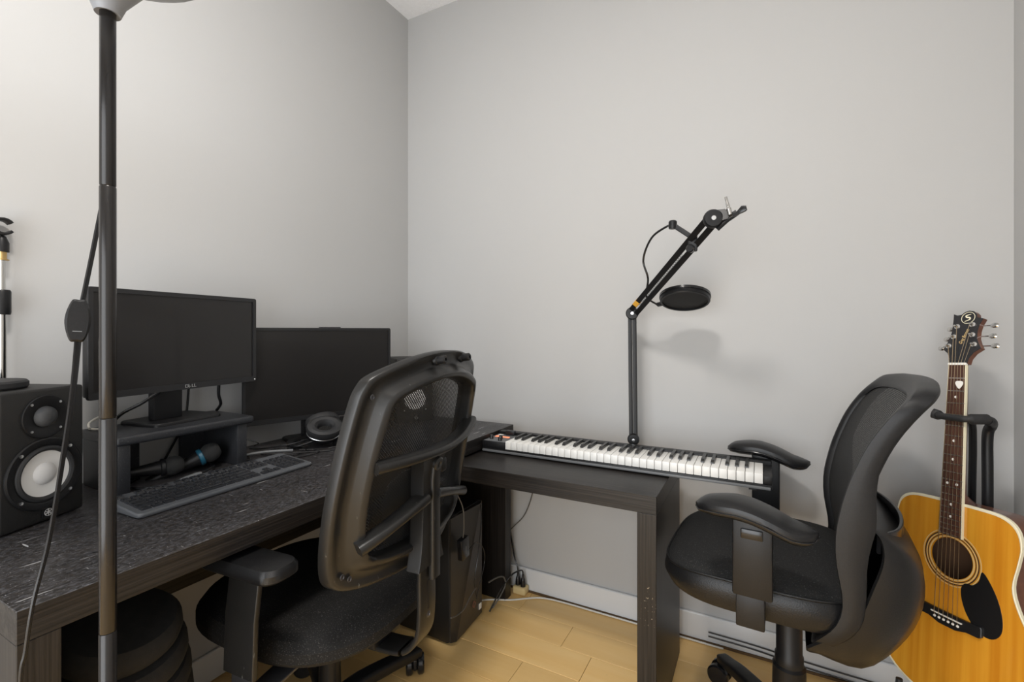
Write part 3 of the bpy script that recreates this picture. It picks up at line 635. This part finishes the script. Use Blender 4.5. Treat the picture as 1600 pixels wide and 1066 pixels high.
def cushion(bm, hx, hy, pw, layers, cx=0., n=48, top=None, front_drop=0.):
    def outl(s, z):
        r = []
        for i in range(n):
            a = 2*PI*i/n; c, sn = math.cos(a), math.sin(a)
            x = hx*s*math.copysign(abs(c)**(2/pw), c); y = hy*s*math.copysign(abs(sn)**(2/pw), sn)
            zz_ = z+(-front_drop*max(0, (-x/hx-.45))**2*3 if z > layers[0][0] else 0)
            r.append(V(cx+x, y, zz_))
        return r
    return loft(bm, [outl(s, z) for z, s in layers])
# ---- chair at the desk, seen from behind
c1 = thing('office_chair', 'black net-back office chair tucked under the desk, seen from behind', 'chair', (.515, -.93, 0), math.radians(4.3))
star_base(c1, 3, .35, R=.30)
bm = B(); cushion(bm, .285, .262, 2.7, [(.365, .62), (.368, .80), (.376, .93), (.396, 1.0), (.418, 1.0), (.437, .95), (.449, .82), (.453, .55), (.449, .28), (.446, .03)], -.03, 56)
obj('seat', bm, 'fabric', c1)
bm = B(); box(bm, -.09, .12, -.09, .09, .325, .368, .01); obj('seat_mechanism', bm, 'steel', c1)
obj('tilt_lever', sweep(B(), [(-.02, .05, .34), (-.02, .2, .34), (-.02, .27, .335)], rrect(.012, .004, .003)), 'plastic', c1)
obj('mechanism_cover', box(B(), .08, .20, -.055, .055, .326, .365, .01, 2), 'plastic', c1)
def xf1(y, z):
    u_ = max(0., z-.70); xc = .284+.30*u_*u_/(u_+.08); xe = .240+.19*(z-.616)
    return xc+(xe-xc)*(y/.245)**2
half1 = [(0, .548), (.11, .552), (.18, .560), (.228, .578), (.252, .62), (.264, .73), (.259, .85), (.246, .96), (.234, 1.01), (.205, 1.038), (.1, 1.070), (0, 1.080)]
prof1 = [(0, -.020), (0, .002), (.003, .006), (.010, .007), (.018, .003), (.032, .003), (.039, .008), (.047, .026), (.054, .033), (.061, .033), (.066, .027), (.068, .016), (.070, -.018), (.05, -.022)]
fr = back_frame(c1, half1, xf1, prof1)
for y in (-.045, .075):
    p = V(xf1(y, 1.058), y, 1.058)
    obj('mount_peg', lathe(B(), [(.013, 0), (.012, .006), (.010, .008), (.010, .026), (.008, .028), (.004, .028), (.004, .022), (0, .022)], 18, Matrix.Translation(p+V(.003, 0, 0)) @ axis(None, (1, 0, .1))), 'plastic', c1)
for y, z in ((-.222, .606), (-.205, .595), (.222, .606), (0.05, .56), (-.215, .99)):
    obj('screw', lathe(B(), [(.006, 0), (.006, .002), (.004, .0022), (.0035, .0005), (0, .0005)], 14, Matrix.Translation((xf1(y, z)+.008, y, z)) @ axis(None, (1, 0, 0))), 'steel', c1)
def rear(y, z, e): return V(xf1(y, z)+e, y, z)
bm = B()   # bowed cross bars and spine plate of one moulded bracket
def crossbar(z_of, e_of, h, th, y0, y1, n=22):
    pts = [rear(y0+(y1-y0)*i/n, z_of(y0+(y1-y0)*i/n), e_of(y0+(y1-y0)*i/n)) for i in range(n+1)]
    return sweep(B(), pts, rrect(th, h, min(th, h)*.8), up=(0, 0, 1), sc=[(1, .82+.18*math.cos(PI*i/n)**2) for i in range(n+1)])
SY = -.012   # bracket centre line
obj('cross_bar', crossbar(lambda y: .838+.030*max(0, y/.2)**2, lambda y: .046-.018*(y/.2)**2, .012, .021, -.20, .21), 'frame', c1)
for s in (-1, 1):
    obj('lumbar_arm', crossbar(lambda y: .728-.066*(max(0, s*(y-SY))/.22)**1.25, lambda y: .046-.016*(y/.22)**2, .013, .022, SY+s*.02, s*.215), 'frame', c1)
zs = [.836, .825, .80, .77, .72, .67, .62, .585, .556]
wd_ = [.060, .050, .040, .036, .036, .037, .040, .046, .054]
def spx(z): return max(.322, xf1(SY, z)+.026)
sp = obj('spine', sweep(B(), [(spx(z), SY, z) for z in zs], rrect(1, .018, .006), up=(1, 0, 0), sc=[(q, 1) for q in wd_]), 'frame', c1)
obj('spine_rail', sweep(B(), [(spx(z)+.018, SY+.012, z) for z in (.80, .76, .70, .64, .59, .55, .52)], rrect(.017, .008, .005), up=(1, 0, 0)), 'frame', c1)
pc_ = V(spx(.80)+.022, SY+.012, .80)
obj('pivot_cap', lathe(B(), [(.018, -.004), (.018, .004), (.014, .007), (.008, .007), (.006, .004), (0, .004)], 24, Matrix.Translation(pc_) @ axis(None, (1, 0, -.25))), 'frame', c1)
obj('height_knob', box(B(), pc_.x-.03, pc_.x-.004, SY+.036, SY+.066, .768, .805, .007, 3), 'plastic', c1)
obj('back_upright', sweep(B(), spline([(.326, SY, .60), (.324, SY, .52), (.324, SY, .44), (.314, SY, .38), (.275, SY, .338), (.20, SY, .328), (.12, SY, .328)], 6), rrect(.034, .006, .004), up=(1, 0, .3)), 'frame', c1)
obj('slot', box(B(), .3285, .3315, SY-.002, SY+.006, .445, .515), 'pcs', c1)
obj('upright_screw', lathe(B(), [(.008, 0), (.008, .003), (.004, .004), (.003, .002), (0, .002)], 14, Matrix.Translation((.327, SY+.002, .430)) @ axis(None, (1, 0, 0))), 'steel', c1)
obj('lumbar_pad', cushion(B(), .012, .10, 2.2, [(.60, .3), (.62, .8), (.66, 1), (.72, 1), (.76, .8), (.775, .3)], .262), 'rubber', c1)
for s in (-1, 1):
    # soft arm pad, blade post, bent bracket to the seat underside
    o = rrect(.112, .042, .030, 6)
    bm = B(); loft(bm, [[V(.095+x*.93, s*.318+y*.90, .636) for x, y in o], [V(.095+x, s*.318+y, .642) for x, y in o], [V(.095+x, s*.318+y, .655) for x, y in o], [V(.095+x*.95, s*.318+y*.86, .664) for x, y in o], [V(.095+x*.8, s*.318+y*.6, .666) for x, y in o]])
    obj('arm_pad', bm, 'softpad', c1)
    bm = B(); sweep(bm, [(.075, s*.305, .637), (.075, s*.318, .53), (.075, s*.322, .415)], rrect(.006, .045, .003), up=(1, 0, 0)); obj('arm_post', bm, 'frame', c1)
    bm = B(); sweep(bm, spline([(.075, s*.315, .53), (.075, s*.3165, .42), (.075, s*.318, .352), (.075, s*.304, .340), (.075, s*.25, .352), (.075, s*.16, .362)], 4), rrect(.004, .028, .002), up=(1, 0, 0)); obj('arm_bracket', bm, 'steel', c1)

# ---- chair at the piano side
c2 = thing('office_chair', 'black office chair with wide padded arms and curved back beside the guitar', 'chair', (1.632, -.43, 0), math.radians(-3))
star_base(c2, 54+3, .47, r0=.036)
bm = B(); hy = .245
def seat_ring(s, z, ex=0):
    r = []
    for i in range(64):
        a = 2*PI*i/64; c, sn = math.cos(a), math.sin(a)
        x = -.065+(.225+ex)*s*math.copysign(abs(c)**.55, c); y = (hy+ex)*s*math.copysign(abs(sn)**.55, sn)
        fx_ = max(0, (-x-.12)/.17)
        r.append(V(x, y, z-.018*fx_**2*(1 if z > .52 else -.6)+(.0)))
    return r
loft(bm, [seat_ring(.55, .478), seat_ring(.85, .480), seat_ring(.96, .487), seat_ring(1.0, .505), seat_ring(1.0, .53), seat_ring(.985, .550), seat_ring(.965, .556)], True, True)
obj('seat', bm, 'leather', c2)
bm = B(); loft(bm, [seat_ring(.966, .5555), seat_ring(.93, .566), seat_ring(.84, .574), seat_ring(.6, .576), seat_ring(.3, .574), seat_ring(.02, .573)]); obj('seat_cover', bm, 'weave', c2)
bm = B(); pts = [p+V(0, 0, .001) for p in seat_ring(.972, .5555)]; sweep(bm, pts, circ(.0028, 6), loop=True); obj('seat_piping', bm, 'leather', c2)
obj('seat_mechanism', box(B(), -.12, .13, -.10, .10, .442, .485, .012, 2), 'plastic', c2)
S2 = [(.44, .02), (.47, .062), (.51, .098), (.545, .112), (.60, .103), (.68, .090), (.77, .104), (.84, .124), (.93, .162), (1.0, .218), (1.03, .245)]
def xs2(z):
    for (a, xa), (b, xb) in zip(S2, S2[1:]):
        if z <= b: 
            t = max(0., min(1., (z-a)/(b-a))); t = t
            return xa+(xb-xa)*t
    return S2[-1][1]
def xs2s(z): return sum(xs2(z+dz) for dz in (-.04, -.02, 0, .02, .04))/5
xf2 = lambda y, z: xs2s(z)+.022*(1-(y/.24)**2)
half2 = [(0, .447), (.12, .449), (.20, .455), (.232, .475), (.236, .56), (.237, .70), (.238, .82), (.238, .92), (.232, .975), (.205, 1.005), (.14, 1.016), (.07, 1.02), (0, 1.021)]
prof2 = [(0, -.010), (-.001, .004), (.0, .024), (.004, .030), (.012, .030), (.016, .024), (.017, .004), (.017, -.004), (.012, -.012), (.004, -.012)]
back_frame(c2, half2, xf2, prof2, net='net2', m='plastic', netoff=0., topd=2.0, ef=lambda z: 1+.9*max(0., min(1., (.84-z)/.12))-1.0*max(0., min(1., (.74-z)/.17)))
# scoop shaped lower shell hung behind the back frame
A_ = [(.036, .451), (.115, .522), (.150, .612), (.165, .670), (.160, .71), (.141, .732)]
Bq = [(.040, .425), (.125, .385), (.205, .474), (.233, .568), (.222, .650), (.172, .705)]
Cq = [(.045, .415), (.14, .372), (.225, .465), (.255, .565), (.240, .655), (.176, .71)]
def sec(q, y, e=0., n=4): return [V(p.x-e, y, p.y) for p in spline([V(x, z, 0) for x, z in q], n)]
bm = B(); secs = []
def mixq(a, b, f): return [(x0+(x1-x0)*f, z0+(z1-z0)*f) for (x0, z0), (x1, z1) in zip(a, b)]
ys = [(-.232, 0), (-.228, .22), (-.215, .45), (-.19, .68), (-.15, .85), (-.08, .97), (0, 1)]
ys = ys+[(-y, f) for y, f in reversed(ys[:-1])]
outer = [sec(mixq(A_, Cq, f), y) for y, f in ys]
inner = [[p+V(-.009*(.3+f), (-.006 if y > 0 else .006) if f < .4 else 0, .002) for p in sec(mixq(A_, Cq, f), y)] for y, f in ys]
loft(bm, outer, False, False); loft(bm, inner, False, False)
bmesh.ops.remove_doubles(bm, verts=bm.verts, dist=.0001)
for e in (0, -1):   # rims top and bottom
    for i in range(len(outer)-1):
        face(bm, outer[i][e], outer[i+1][e], inner[i+1][e], inner[i][e])
for sct in (0, -1):
    for i in range(len(outer[0])-1): face(bm, outer[sct][i], outer[sct][i+1], inner[sct][i+1], inner[sct][i])
bmesh.ops.remove_doubles(bm, verts=bm.verts, dist=.0001)
obj('lower_shell', bm, 'softpad', c2, sharp=60)
obj('lumbar_strap', sweep(B(), spline([(.16, -.20, .69), (.205, -.12, .685), (.222, 0, .685), (.205, .12, .685), (.16, .20, .69)], 5), rrect(.004, .02, .003), up=(0, 0, 1)), 'gloss', c2)
for s in (-1, 1):
    yc = s*.297
    dx = -.063
    # long arched pad
    n = 26; rings_t = []
    def padring(i):
        t = i/n; x = -.178+.232*t
        wv = (max(0, 1-abs(2*t-1)**3.0))**.5*.050+.0005
        zt = .757+.014*math.sin(PI*min(1, t*1.25))-.056*max(0, t-.32)**1.5
        zt -= .012*(max(0, .12-t)/.12)**2
        th = .038*(max(0.02, 1-abs(2*t-1)**4))**.5+.004
        zb = zt-th
        r = []
        for k in range(16):
            a = 2*PI*k/16
            yy = wv*math.copysign(abs(math.cos(a))**.75, math.cos(a)); sz = math.copysign(abs(math.sin(a))**.8, math.sin(a))
            r.append(V(x, yc+yy, (zt+zb)/2+sz*(zt-zb)/2))
        return r
    bm = B(); loft(bm, [padring(i) for i in range(n+1)]); pad = obj('arm_pad', bm, 'softpad', c2)
    rr = [padring(i) for i in range(n+1)]
    seam = [r[0]+V(0, .0004, -.004) for r in rr]+[r[8]+V(0, -.0004, -.004) for r in reversed(rr)]
    bm = B(); sweep(bm, seam, circ(.0016, 6), loop=True); obj('pad_seam', bm, 'gloss', pad)
    yo = s*.278
    obj('arm_post', box(B(), -.105, -.027, yo-.012, yo+.012, .555, .735, .005, 2), 'plastic', c2)
    if s < 0:
        obj('post_button', box(B(), -.088, -.045, yo-.0165, yo-.0115, .682, .703, .003, 2), 'gloss', c2)
    bm = B(); box(bm, -.098, -.042, yo-.008, yo+.008, .487, .558, .003); sweep(bm, [(-.07, yo, .492), (-.07, yo*.9, .478), (-.07, yo*.4, .474)], rrect(.006, .026, .002), up=(1, 0, 0)); obj('arm_bracket', bm, 'plastic', c2)

# ================================================================== GUITAR
BR, NU = V(1.975, -.305, .4177), V(2.021, -.212, 1.0389)
up_ = (NU-BR); SL = up_.length; yv = up_.normalized()
nv = V(-.788, -.616, 0); nv = (nv-yv*nv.dot(yv)).normalized(); xv = yv.cross(nv)
GM = Matrix.Translation(BR) @ Matrix((xv, yv, nv)).transposed().to_4x4()
gt = thing('acoustic_guitar', 'amber acoustic guitar with black pickguard standing in the right corner', 'guitar', mtx=GM)
k = SL/.645
bwf = 1.
halfb = [(0, -.215), (.07, -.212), (.13, -.190), (.175, -.145), (.193, -.085), (.190, -.03), (.168, .03), (.142, .085), (.131, .13), (.140, .185), (.145, .225), (.135, .262), (.105, .282), (.05, .286), (0, .286)]
gout = spline([V(x*k*bwf, y*k, 0) for x, y in halfb+[(-x, y) for x, y in reversed(halfb[1:-1])]], 4, True)
SH = V(0, .145*k, 0); SR = .049*k
def rayhit(c, a):
    d = V(math.cos(a), math.sin(a), 0); best = None
    for i in range(len(gout)):
        p, q = gout[i]-c, gout[(i+1) % len(gout)]-c; e = q-p; den = d.x*e.y-d.y*e.x
        if abs(den) < 1e-9: continue
        t = (p.x*e.y-p.y*e.x)/den; u = (p.x*d.y-p.y*d.x)/den
        if t > 0 and -1e-6 <= u <= 1+1e-6 and (best is None or t > best): best = t
    return c+d*best
NA = 120; angs = [2*PI*i/NA for i in range(NA)]
ho = [SH+V(math.cos(a), math.sin(a), 0)*SR for a in angs]; oo = [rayhit(SH, a) for a in angs]
Zt = -.006; Dp = .100*k
def zz(l, z, s=1.): return [V(p.x*s, p.y*s, z) for p in l]
bm = B(); loft(bm, [zz(ho, Zt-.003), zz(ho, Zt)]+[[a.lerp(b, f)+V(0, 0, Zt) for a, b in zip(ho, oo)] for f in (.33, .66, 1)], True, False); obj('soundboard', bm, 'spruce', gt)
bm = B(); loft(bm, [zz(gout, Zt-.004), [V(p.x, p.y, -Dp-.0) for p in gout]], True, False); loft(bm, [zz(gout, -Dp), zz(gout, -Dp-.004, .9), zz(gout, -Dp-.006, .4), zz(gout, -Dp-.006, .01)], True, False)
obj('sides_and_back', bm, 'mahog', gt)
bm = B(); loft(bm, [zz(gout, Zt-.0075, 1.001), zz(gout, Zt-.0075, 1.006), zz(gout, Zt+.0004, 1.006), zz(gout, Zt+.0012, .995), zz(gout, Zt+.0004, .982)], True, False); obj('binding', bm, 'ivory', gt)
bm = B(); loft(bm, [zz(gout, -Dp+.012, .985), zz(gout, -Dp+.012, .01)], True, False); obj('inside', bm, 'hole', gt)
obj('inner_label', lathe(B(), [(0, 0), (.03, 0), (.03, .0005), (0, .0005)], 24, Matrix.Translation((.028*k, .165*k, -Dp+.0125))), 'cream', gt)
for r0, r1, m_ in ((.0505, .0535, 'ringl'), (.0555, .0572, 'ring'), (.0585, .0605, 'ringl'), (.0615, .0640, 'ring'), (.0665, .0685, 'ringl')):
    obj('rosette', lathe(B(), [(r0*k, Zt), (r0*k, Zt+.0005), (r1*k, Zt+.0005), (r1*k, Zt)], 64, Matrix.Translation(SH)), m_, gt)
pg = [(.040, .098), (.052, .100), (.064, .115), (.070, .138), (.085, .122), (.103, .088), (.113, .05), (.112, .018), (.098, -.002), (.078, -.006), (.056, .006), (.038, .030), (.028, .058), (.026, .08), (.032, .094)]
obj('pickguard', prism(B(), [(p.x*k*1.0, p.y*k) for p in spline([V(x, y, 0) for x, y in pg], 4, True)], Zt, Zt+.0014), 'pickg', gt)
bwd = .98
bo = [(-.078, .008), (-.076, .012), (-.03, .010), (.03, .010), (.076, .012), (.078, .008), (.078, -.010), (.072, -.015), (.045, -.016), (.02, -.024), (-.02, -.024), (-.045, -.016), (-.072, -.015), (-.078, -.010)]
br = obj('bridge', prism(B(), [(x*k*bwd, y*k) for x, y in bo], Zt, Zt+.007, None, .0015), 'ebony', gt)
obj('saddle', box(B(), -.036*k, .036*k, -.0015, .0015, Zt+.006, Zt+.0105, .0005, 1), 'bone', br)
for i in range(6): obj('bridge_pin', lathe(B(), [(0, 0), (.0026, 0), (.0032, .001), (.0024, .003), (0, .0036)], 10, Matrix.Translation(((-.027+.0108*i)*k, -.010*k, Zt+.007))), 'bone', br)
FY0, FY1 = SL*(1-(1-2**(-20.3/12))), SL   # fretboard end measured from the bridge
fy = lambda n_: SL*2**(-n_/12)
nw0, nw1 = .0215*k, .0275*k
wid = lambda y: nw1+(nw0-nw1)*(y-fy(20.3))/(SL-fy(20.3))
ya, yb = fy(20.3), SL-.001
bm = B(); box(bm, -1, 1, 0, 1, 0, 1)
for v in bm.verts:
    y = ya if v.co.y < .5 else yb; v.co = V((1 if v.co.x > 0 else -1)*(wid(y)-.0022), y, Zt+.0005 if v.co.z < .5 else .0012)
obj('fretboard', bm, 'rosew', gt)
for s in (-1, 1):
    bm = B(); box(bm, 0, 1, 0, 1, 0, 1)
    for v in bm.verts:
        y = ya if v.co.y < .5 else yb; x = wid(y)-(.0023 if v.co.x < .5 else 0); v.co = V(s*x, y, Zt+.0005 if v.co.z < .5 else .0013)
    obj('neck_binding', bm, 'ivory', gt)
for n_ in range(1, 21):
    y = fy(n_); obj('fret', box(B(), -wid(y)+.001, wid(y)-.001, y-.0011, y+.0011, .001, .0023), 'silver', gt)
for n_, xs in ((3, (0,)), (5, (0,)), (7, (0,)), (9, (0,)), (12, (-.011, .011)), (15, (0,)), (17, (0,))):
    y = (fy(n_)+fy(n_-1))/2
    for x in xs: obj('dot_inlay', lathe(B(), [(0, .0012), (.0032, .0012), (.0032, .0016), (0, .0017)], 14, Matrix.Translation((x, y, 0))), 'bone', gt)
obj('nut', box(B(), -nw0, nw0, SL-.001, SL+.005, -.004, .0038, .0006, 1), 'bone', gt)
def nk(y, dz, sw=.97): return [V(wid(y)*sw*math.cos(a), y, Zt+.0008-dz*math.sin(a)) for a in [PI*i/10 for i in range(11)]]
bm = B(); loft(bm, [nk(SL+.004, .012), nk(SL-.1, .016), nk(.36*k, .017), nk(.31*k, .022), nk(.285*k, .07, .99), nk(.27*k, .078, .99)]); obj('neck', bm, 'mahog', gt)
# headstock, tilted back
HM = Matrix.Translation((0, SL+.003, -.001)) @ Matrix.Rotation(math.radians(-9), 4, 'X') @ Matrix.Diagonal((k, k, 1, 1))
ho_ = [(-.0215, 0), (-.0225, .015), (-.030, .030), (-.042, .040), (-.036, .056), (-.030, .074), (-.028, .095), (-.030, .128), (-.0315, .143), (-.022, .138), (-.012, .139), (-.004, .146), (.006, .149), (.017, .146), (.024, .138), (.026, .128), (.041, .124), (.035, .108), (.0325, .09), (.034, .07), (.040, .055), (.047, .042), (.032, .030), (.0235, .015), (.0215, 0)]
bm = B(); prism(bm, ho_, -.014, -.0012, HM); hs = obj('headstock', bm, 'mahog', gt)
bm = B(); prism(bm, ho_, -.0012, .0006, HM); obj('headstock_face', bm, 'scratch', hs)
bm = B(); lathe(bm, [(.0165, .0006), (.0165, .0012), (.0153, .0012), (.0153, .0006)], 40, HM @ Matrix.Translation((.006, .1285, 0))); obj('emblem_ring', bm, 'ivory', hs)
es = [(.012, .138), (.006, .1365), (.0005, .134), (.003, .130), (.010, .1285), (.011, .124), (.006, .121), (-.001, .1185)]
bm = B(); sweep(bm, spline([HM @ V(x, y, .0012) for x, y in es], 5), [(-.0015, -.0004), (.0015, -.0004), (.0015, .0004), (-.0015, .0004)], up=nv*0+V(0, .16, 1), sc=[.35+.8*math.sin(PI*min(1, i/35)) for i in range(36)]); obj('emblem_letter', bm, 'ivory', hs)
text('signature', 'Greg Bennett', .0125, .0002, 'ringl', hs, HM @ Matrix.Translation((.004, .075, .001)) @ Matrix.Rotation(math.radians(72), 4, 'Z'), shear=.35, sx=.62)
posts = []
for s, x0s in ((-1, ((-.030, .050), (-.021, .076), (-.017, .105))), (1, ((.031, .052), (.023, .079), (.0195, .108)))):
    for x, y in x0s:
        posts.append((x, y, s))
        pm = HM @ Matrix.Translation((x, y, .0006)) @ Matrix.Diagonal((1/k, 1/k, 1, 1))
        tn = obj('tuner', lathe(B(), [(0, 0), (.0068, 0), (.0068, .0012), (.0042, .0022), (.003, .0024), (.003, .010), (.0024, .011), (0, .011)], 18, pm), 'chrome', hs)
        ex = {50: .038, 52: .045, 76: .028, 79: .036, 105: .024, 108: .036}[round(y*1000)]
        bm = B(); tube(bm, [HM @ V(x, y, -.015), HM @ V(s*(ex+.006), y, -.015), HM @ V(s*(ex+.016), y, -.015)], .0016, 8)
        obj('shaft', bm, 'chrome', tn)
        bm = B(); lathe(bm, [(0, -.0055), (.006, -.005), (.0085, 0), (.006, .005), (0, .0055)], 16, HM @ Matrix.Translation((s*(ex+.022), y, -.015)) @ Matrix.Rotation(PI/2*0, 4, 'X') @ Matrix.Diagonal((1.2, .85, .6, 1))); obj('tuner_button', bm, 'chrome', tn)
order = [(-.030, .050), (-.021, .076), (-.017, .105), (.0195, .108), (.023, .079), (.031, .052)]
for i in range(6):
    xb, xn = (-.027+.0108*i)*k, (-.0175+.007*i)*k
    hp_ = HM @ V(order[i][0]+(.003 if i < 3 else -.003), order[i][1], .0065)
    obj('string', tube(B(), [V(xb, -.009*k, .0012), V(xb, 0, .0047), V(xn, SL+.002, .0036), hp_], .00085-.00008*i, 6), 'string', gt)
GI = GM.inverted()
pkt = thing('guitar_pick', 'white guitar pick tucked under the strings near the nut', 'pick', mtx=GM @ Matrix.Translation((.0105, (fy(2)+fy(1))/2, .0058)))
psc = .72
po = [(0, -.0155), (.006, -.010), (.0115, 0), (.0125, .007), (.009, .0115), (0, .0125), (-.009, .0115), (-.0125, .007), (-.0115, 0), (-.006, -.010)]
obj('pick_body', prism(B(), [(p.x*psc, p.y*psc) for p in spline([V(x, y, 0) for x, y in po], 3, True)], 0, .0008), 'bone', pkt)
# stand
gs_m = GM
gy = .494
def gw(x, y, z): return GM @ V(x, y, z)
bx = gw(0, -.22*k, 0)
up0 = gw(.006, .455, -.096); base_p = V(up0.x, up0.y, 0)
st = thing('guitar_stand', 'black tubular guitar stand with padded neck yoke holding the acoustic guitar', 'stand', base_p)
sl = lambda p: p-base_p
obj('upright', tube(B(), [sl(gw(.046, gy, -.034)), sl(gw(.040, gy-.001, -.056)), sl(gw(.022, gy-.010, -.084)), sl(up0), sl(V(up0.x, up0.y, up0.z-.12)), sl(V(up0.x, up0.y, .5)), V(0, 0, .26)], .0115, 14, 6), 'plastic', st)
in0 = gw(-.035, .47, -.105)
obj('inner_upright', tube(B(), [sl(gw(-.026, gy-.004, -.07)), sl(in0), sl(V(in0.x, in0.y, .55)), V(0, 0, .30)], .0085, 10, 4), 'plastic', st)
yk = [sl(gw(x, y, z)) for x, y, z in ((-.052, gy+.004, .004), (-.044, gy+.002, .002), (-.034, gy, .008), (-.02, gy-.002, .012), (.02, gy-.004, .012), (.032, gy-.003, .008), (.042, gy, -.012), (.046, gy+.003, -.034))]
obj('neck_yoke', sweep(B(), spline(yk, 5), circ(.0088, 12), up=(0, 0, 1), sc=[1.5]*9+[.95]*18+[1.5]*9), 'rubber', st)
obj('post', tube(B(), [V(0, 0, .09), V(0, 0, .30)], .011, 16), 'plastic', st)
for s in (-1, 1):
    obj('cradle_arm', tube(B(), [V(0, 0, .2), sl(gw(s*.08, -.228*k-.012, -.09)), sl(gw(s*.08, -.228*k-.010, .02)), sl(gw(s*.08, -.2*k, .034))], .0075, 10, 6), 'rubber', st)
for k2, (dx_, dy_) in enumerate(((-.30, .06), (.03, -.27), (.05, .13))):
    obj('leg', tube(B(), [V(0, 0, .12), V(dx_*.5, dy_*.5, .075), V(dx_, dy_, .012)], .009, 10, 5), 'plastic', st)
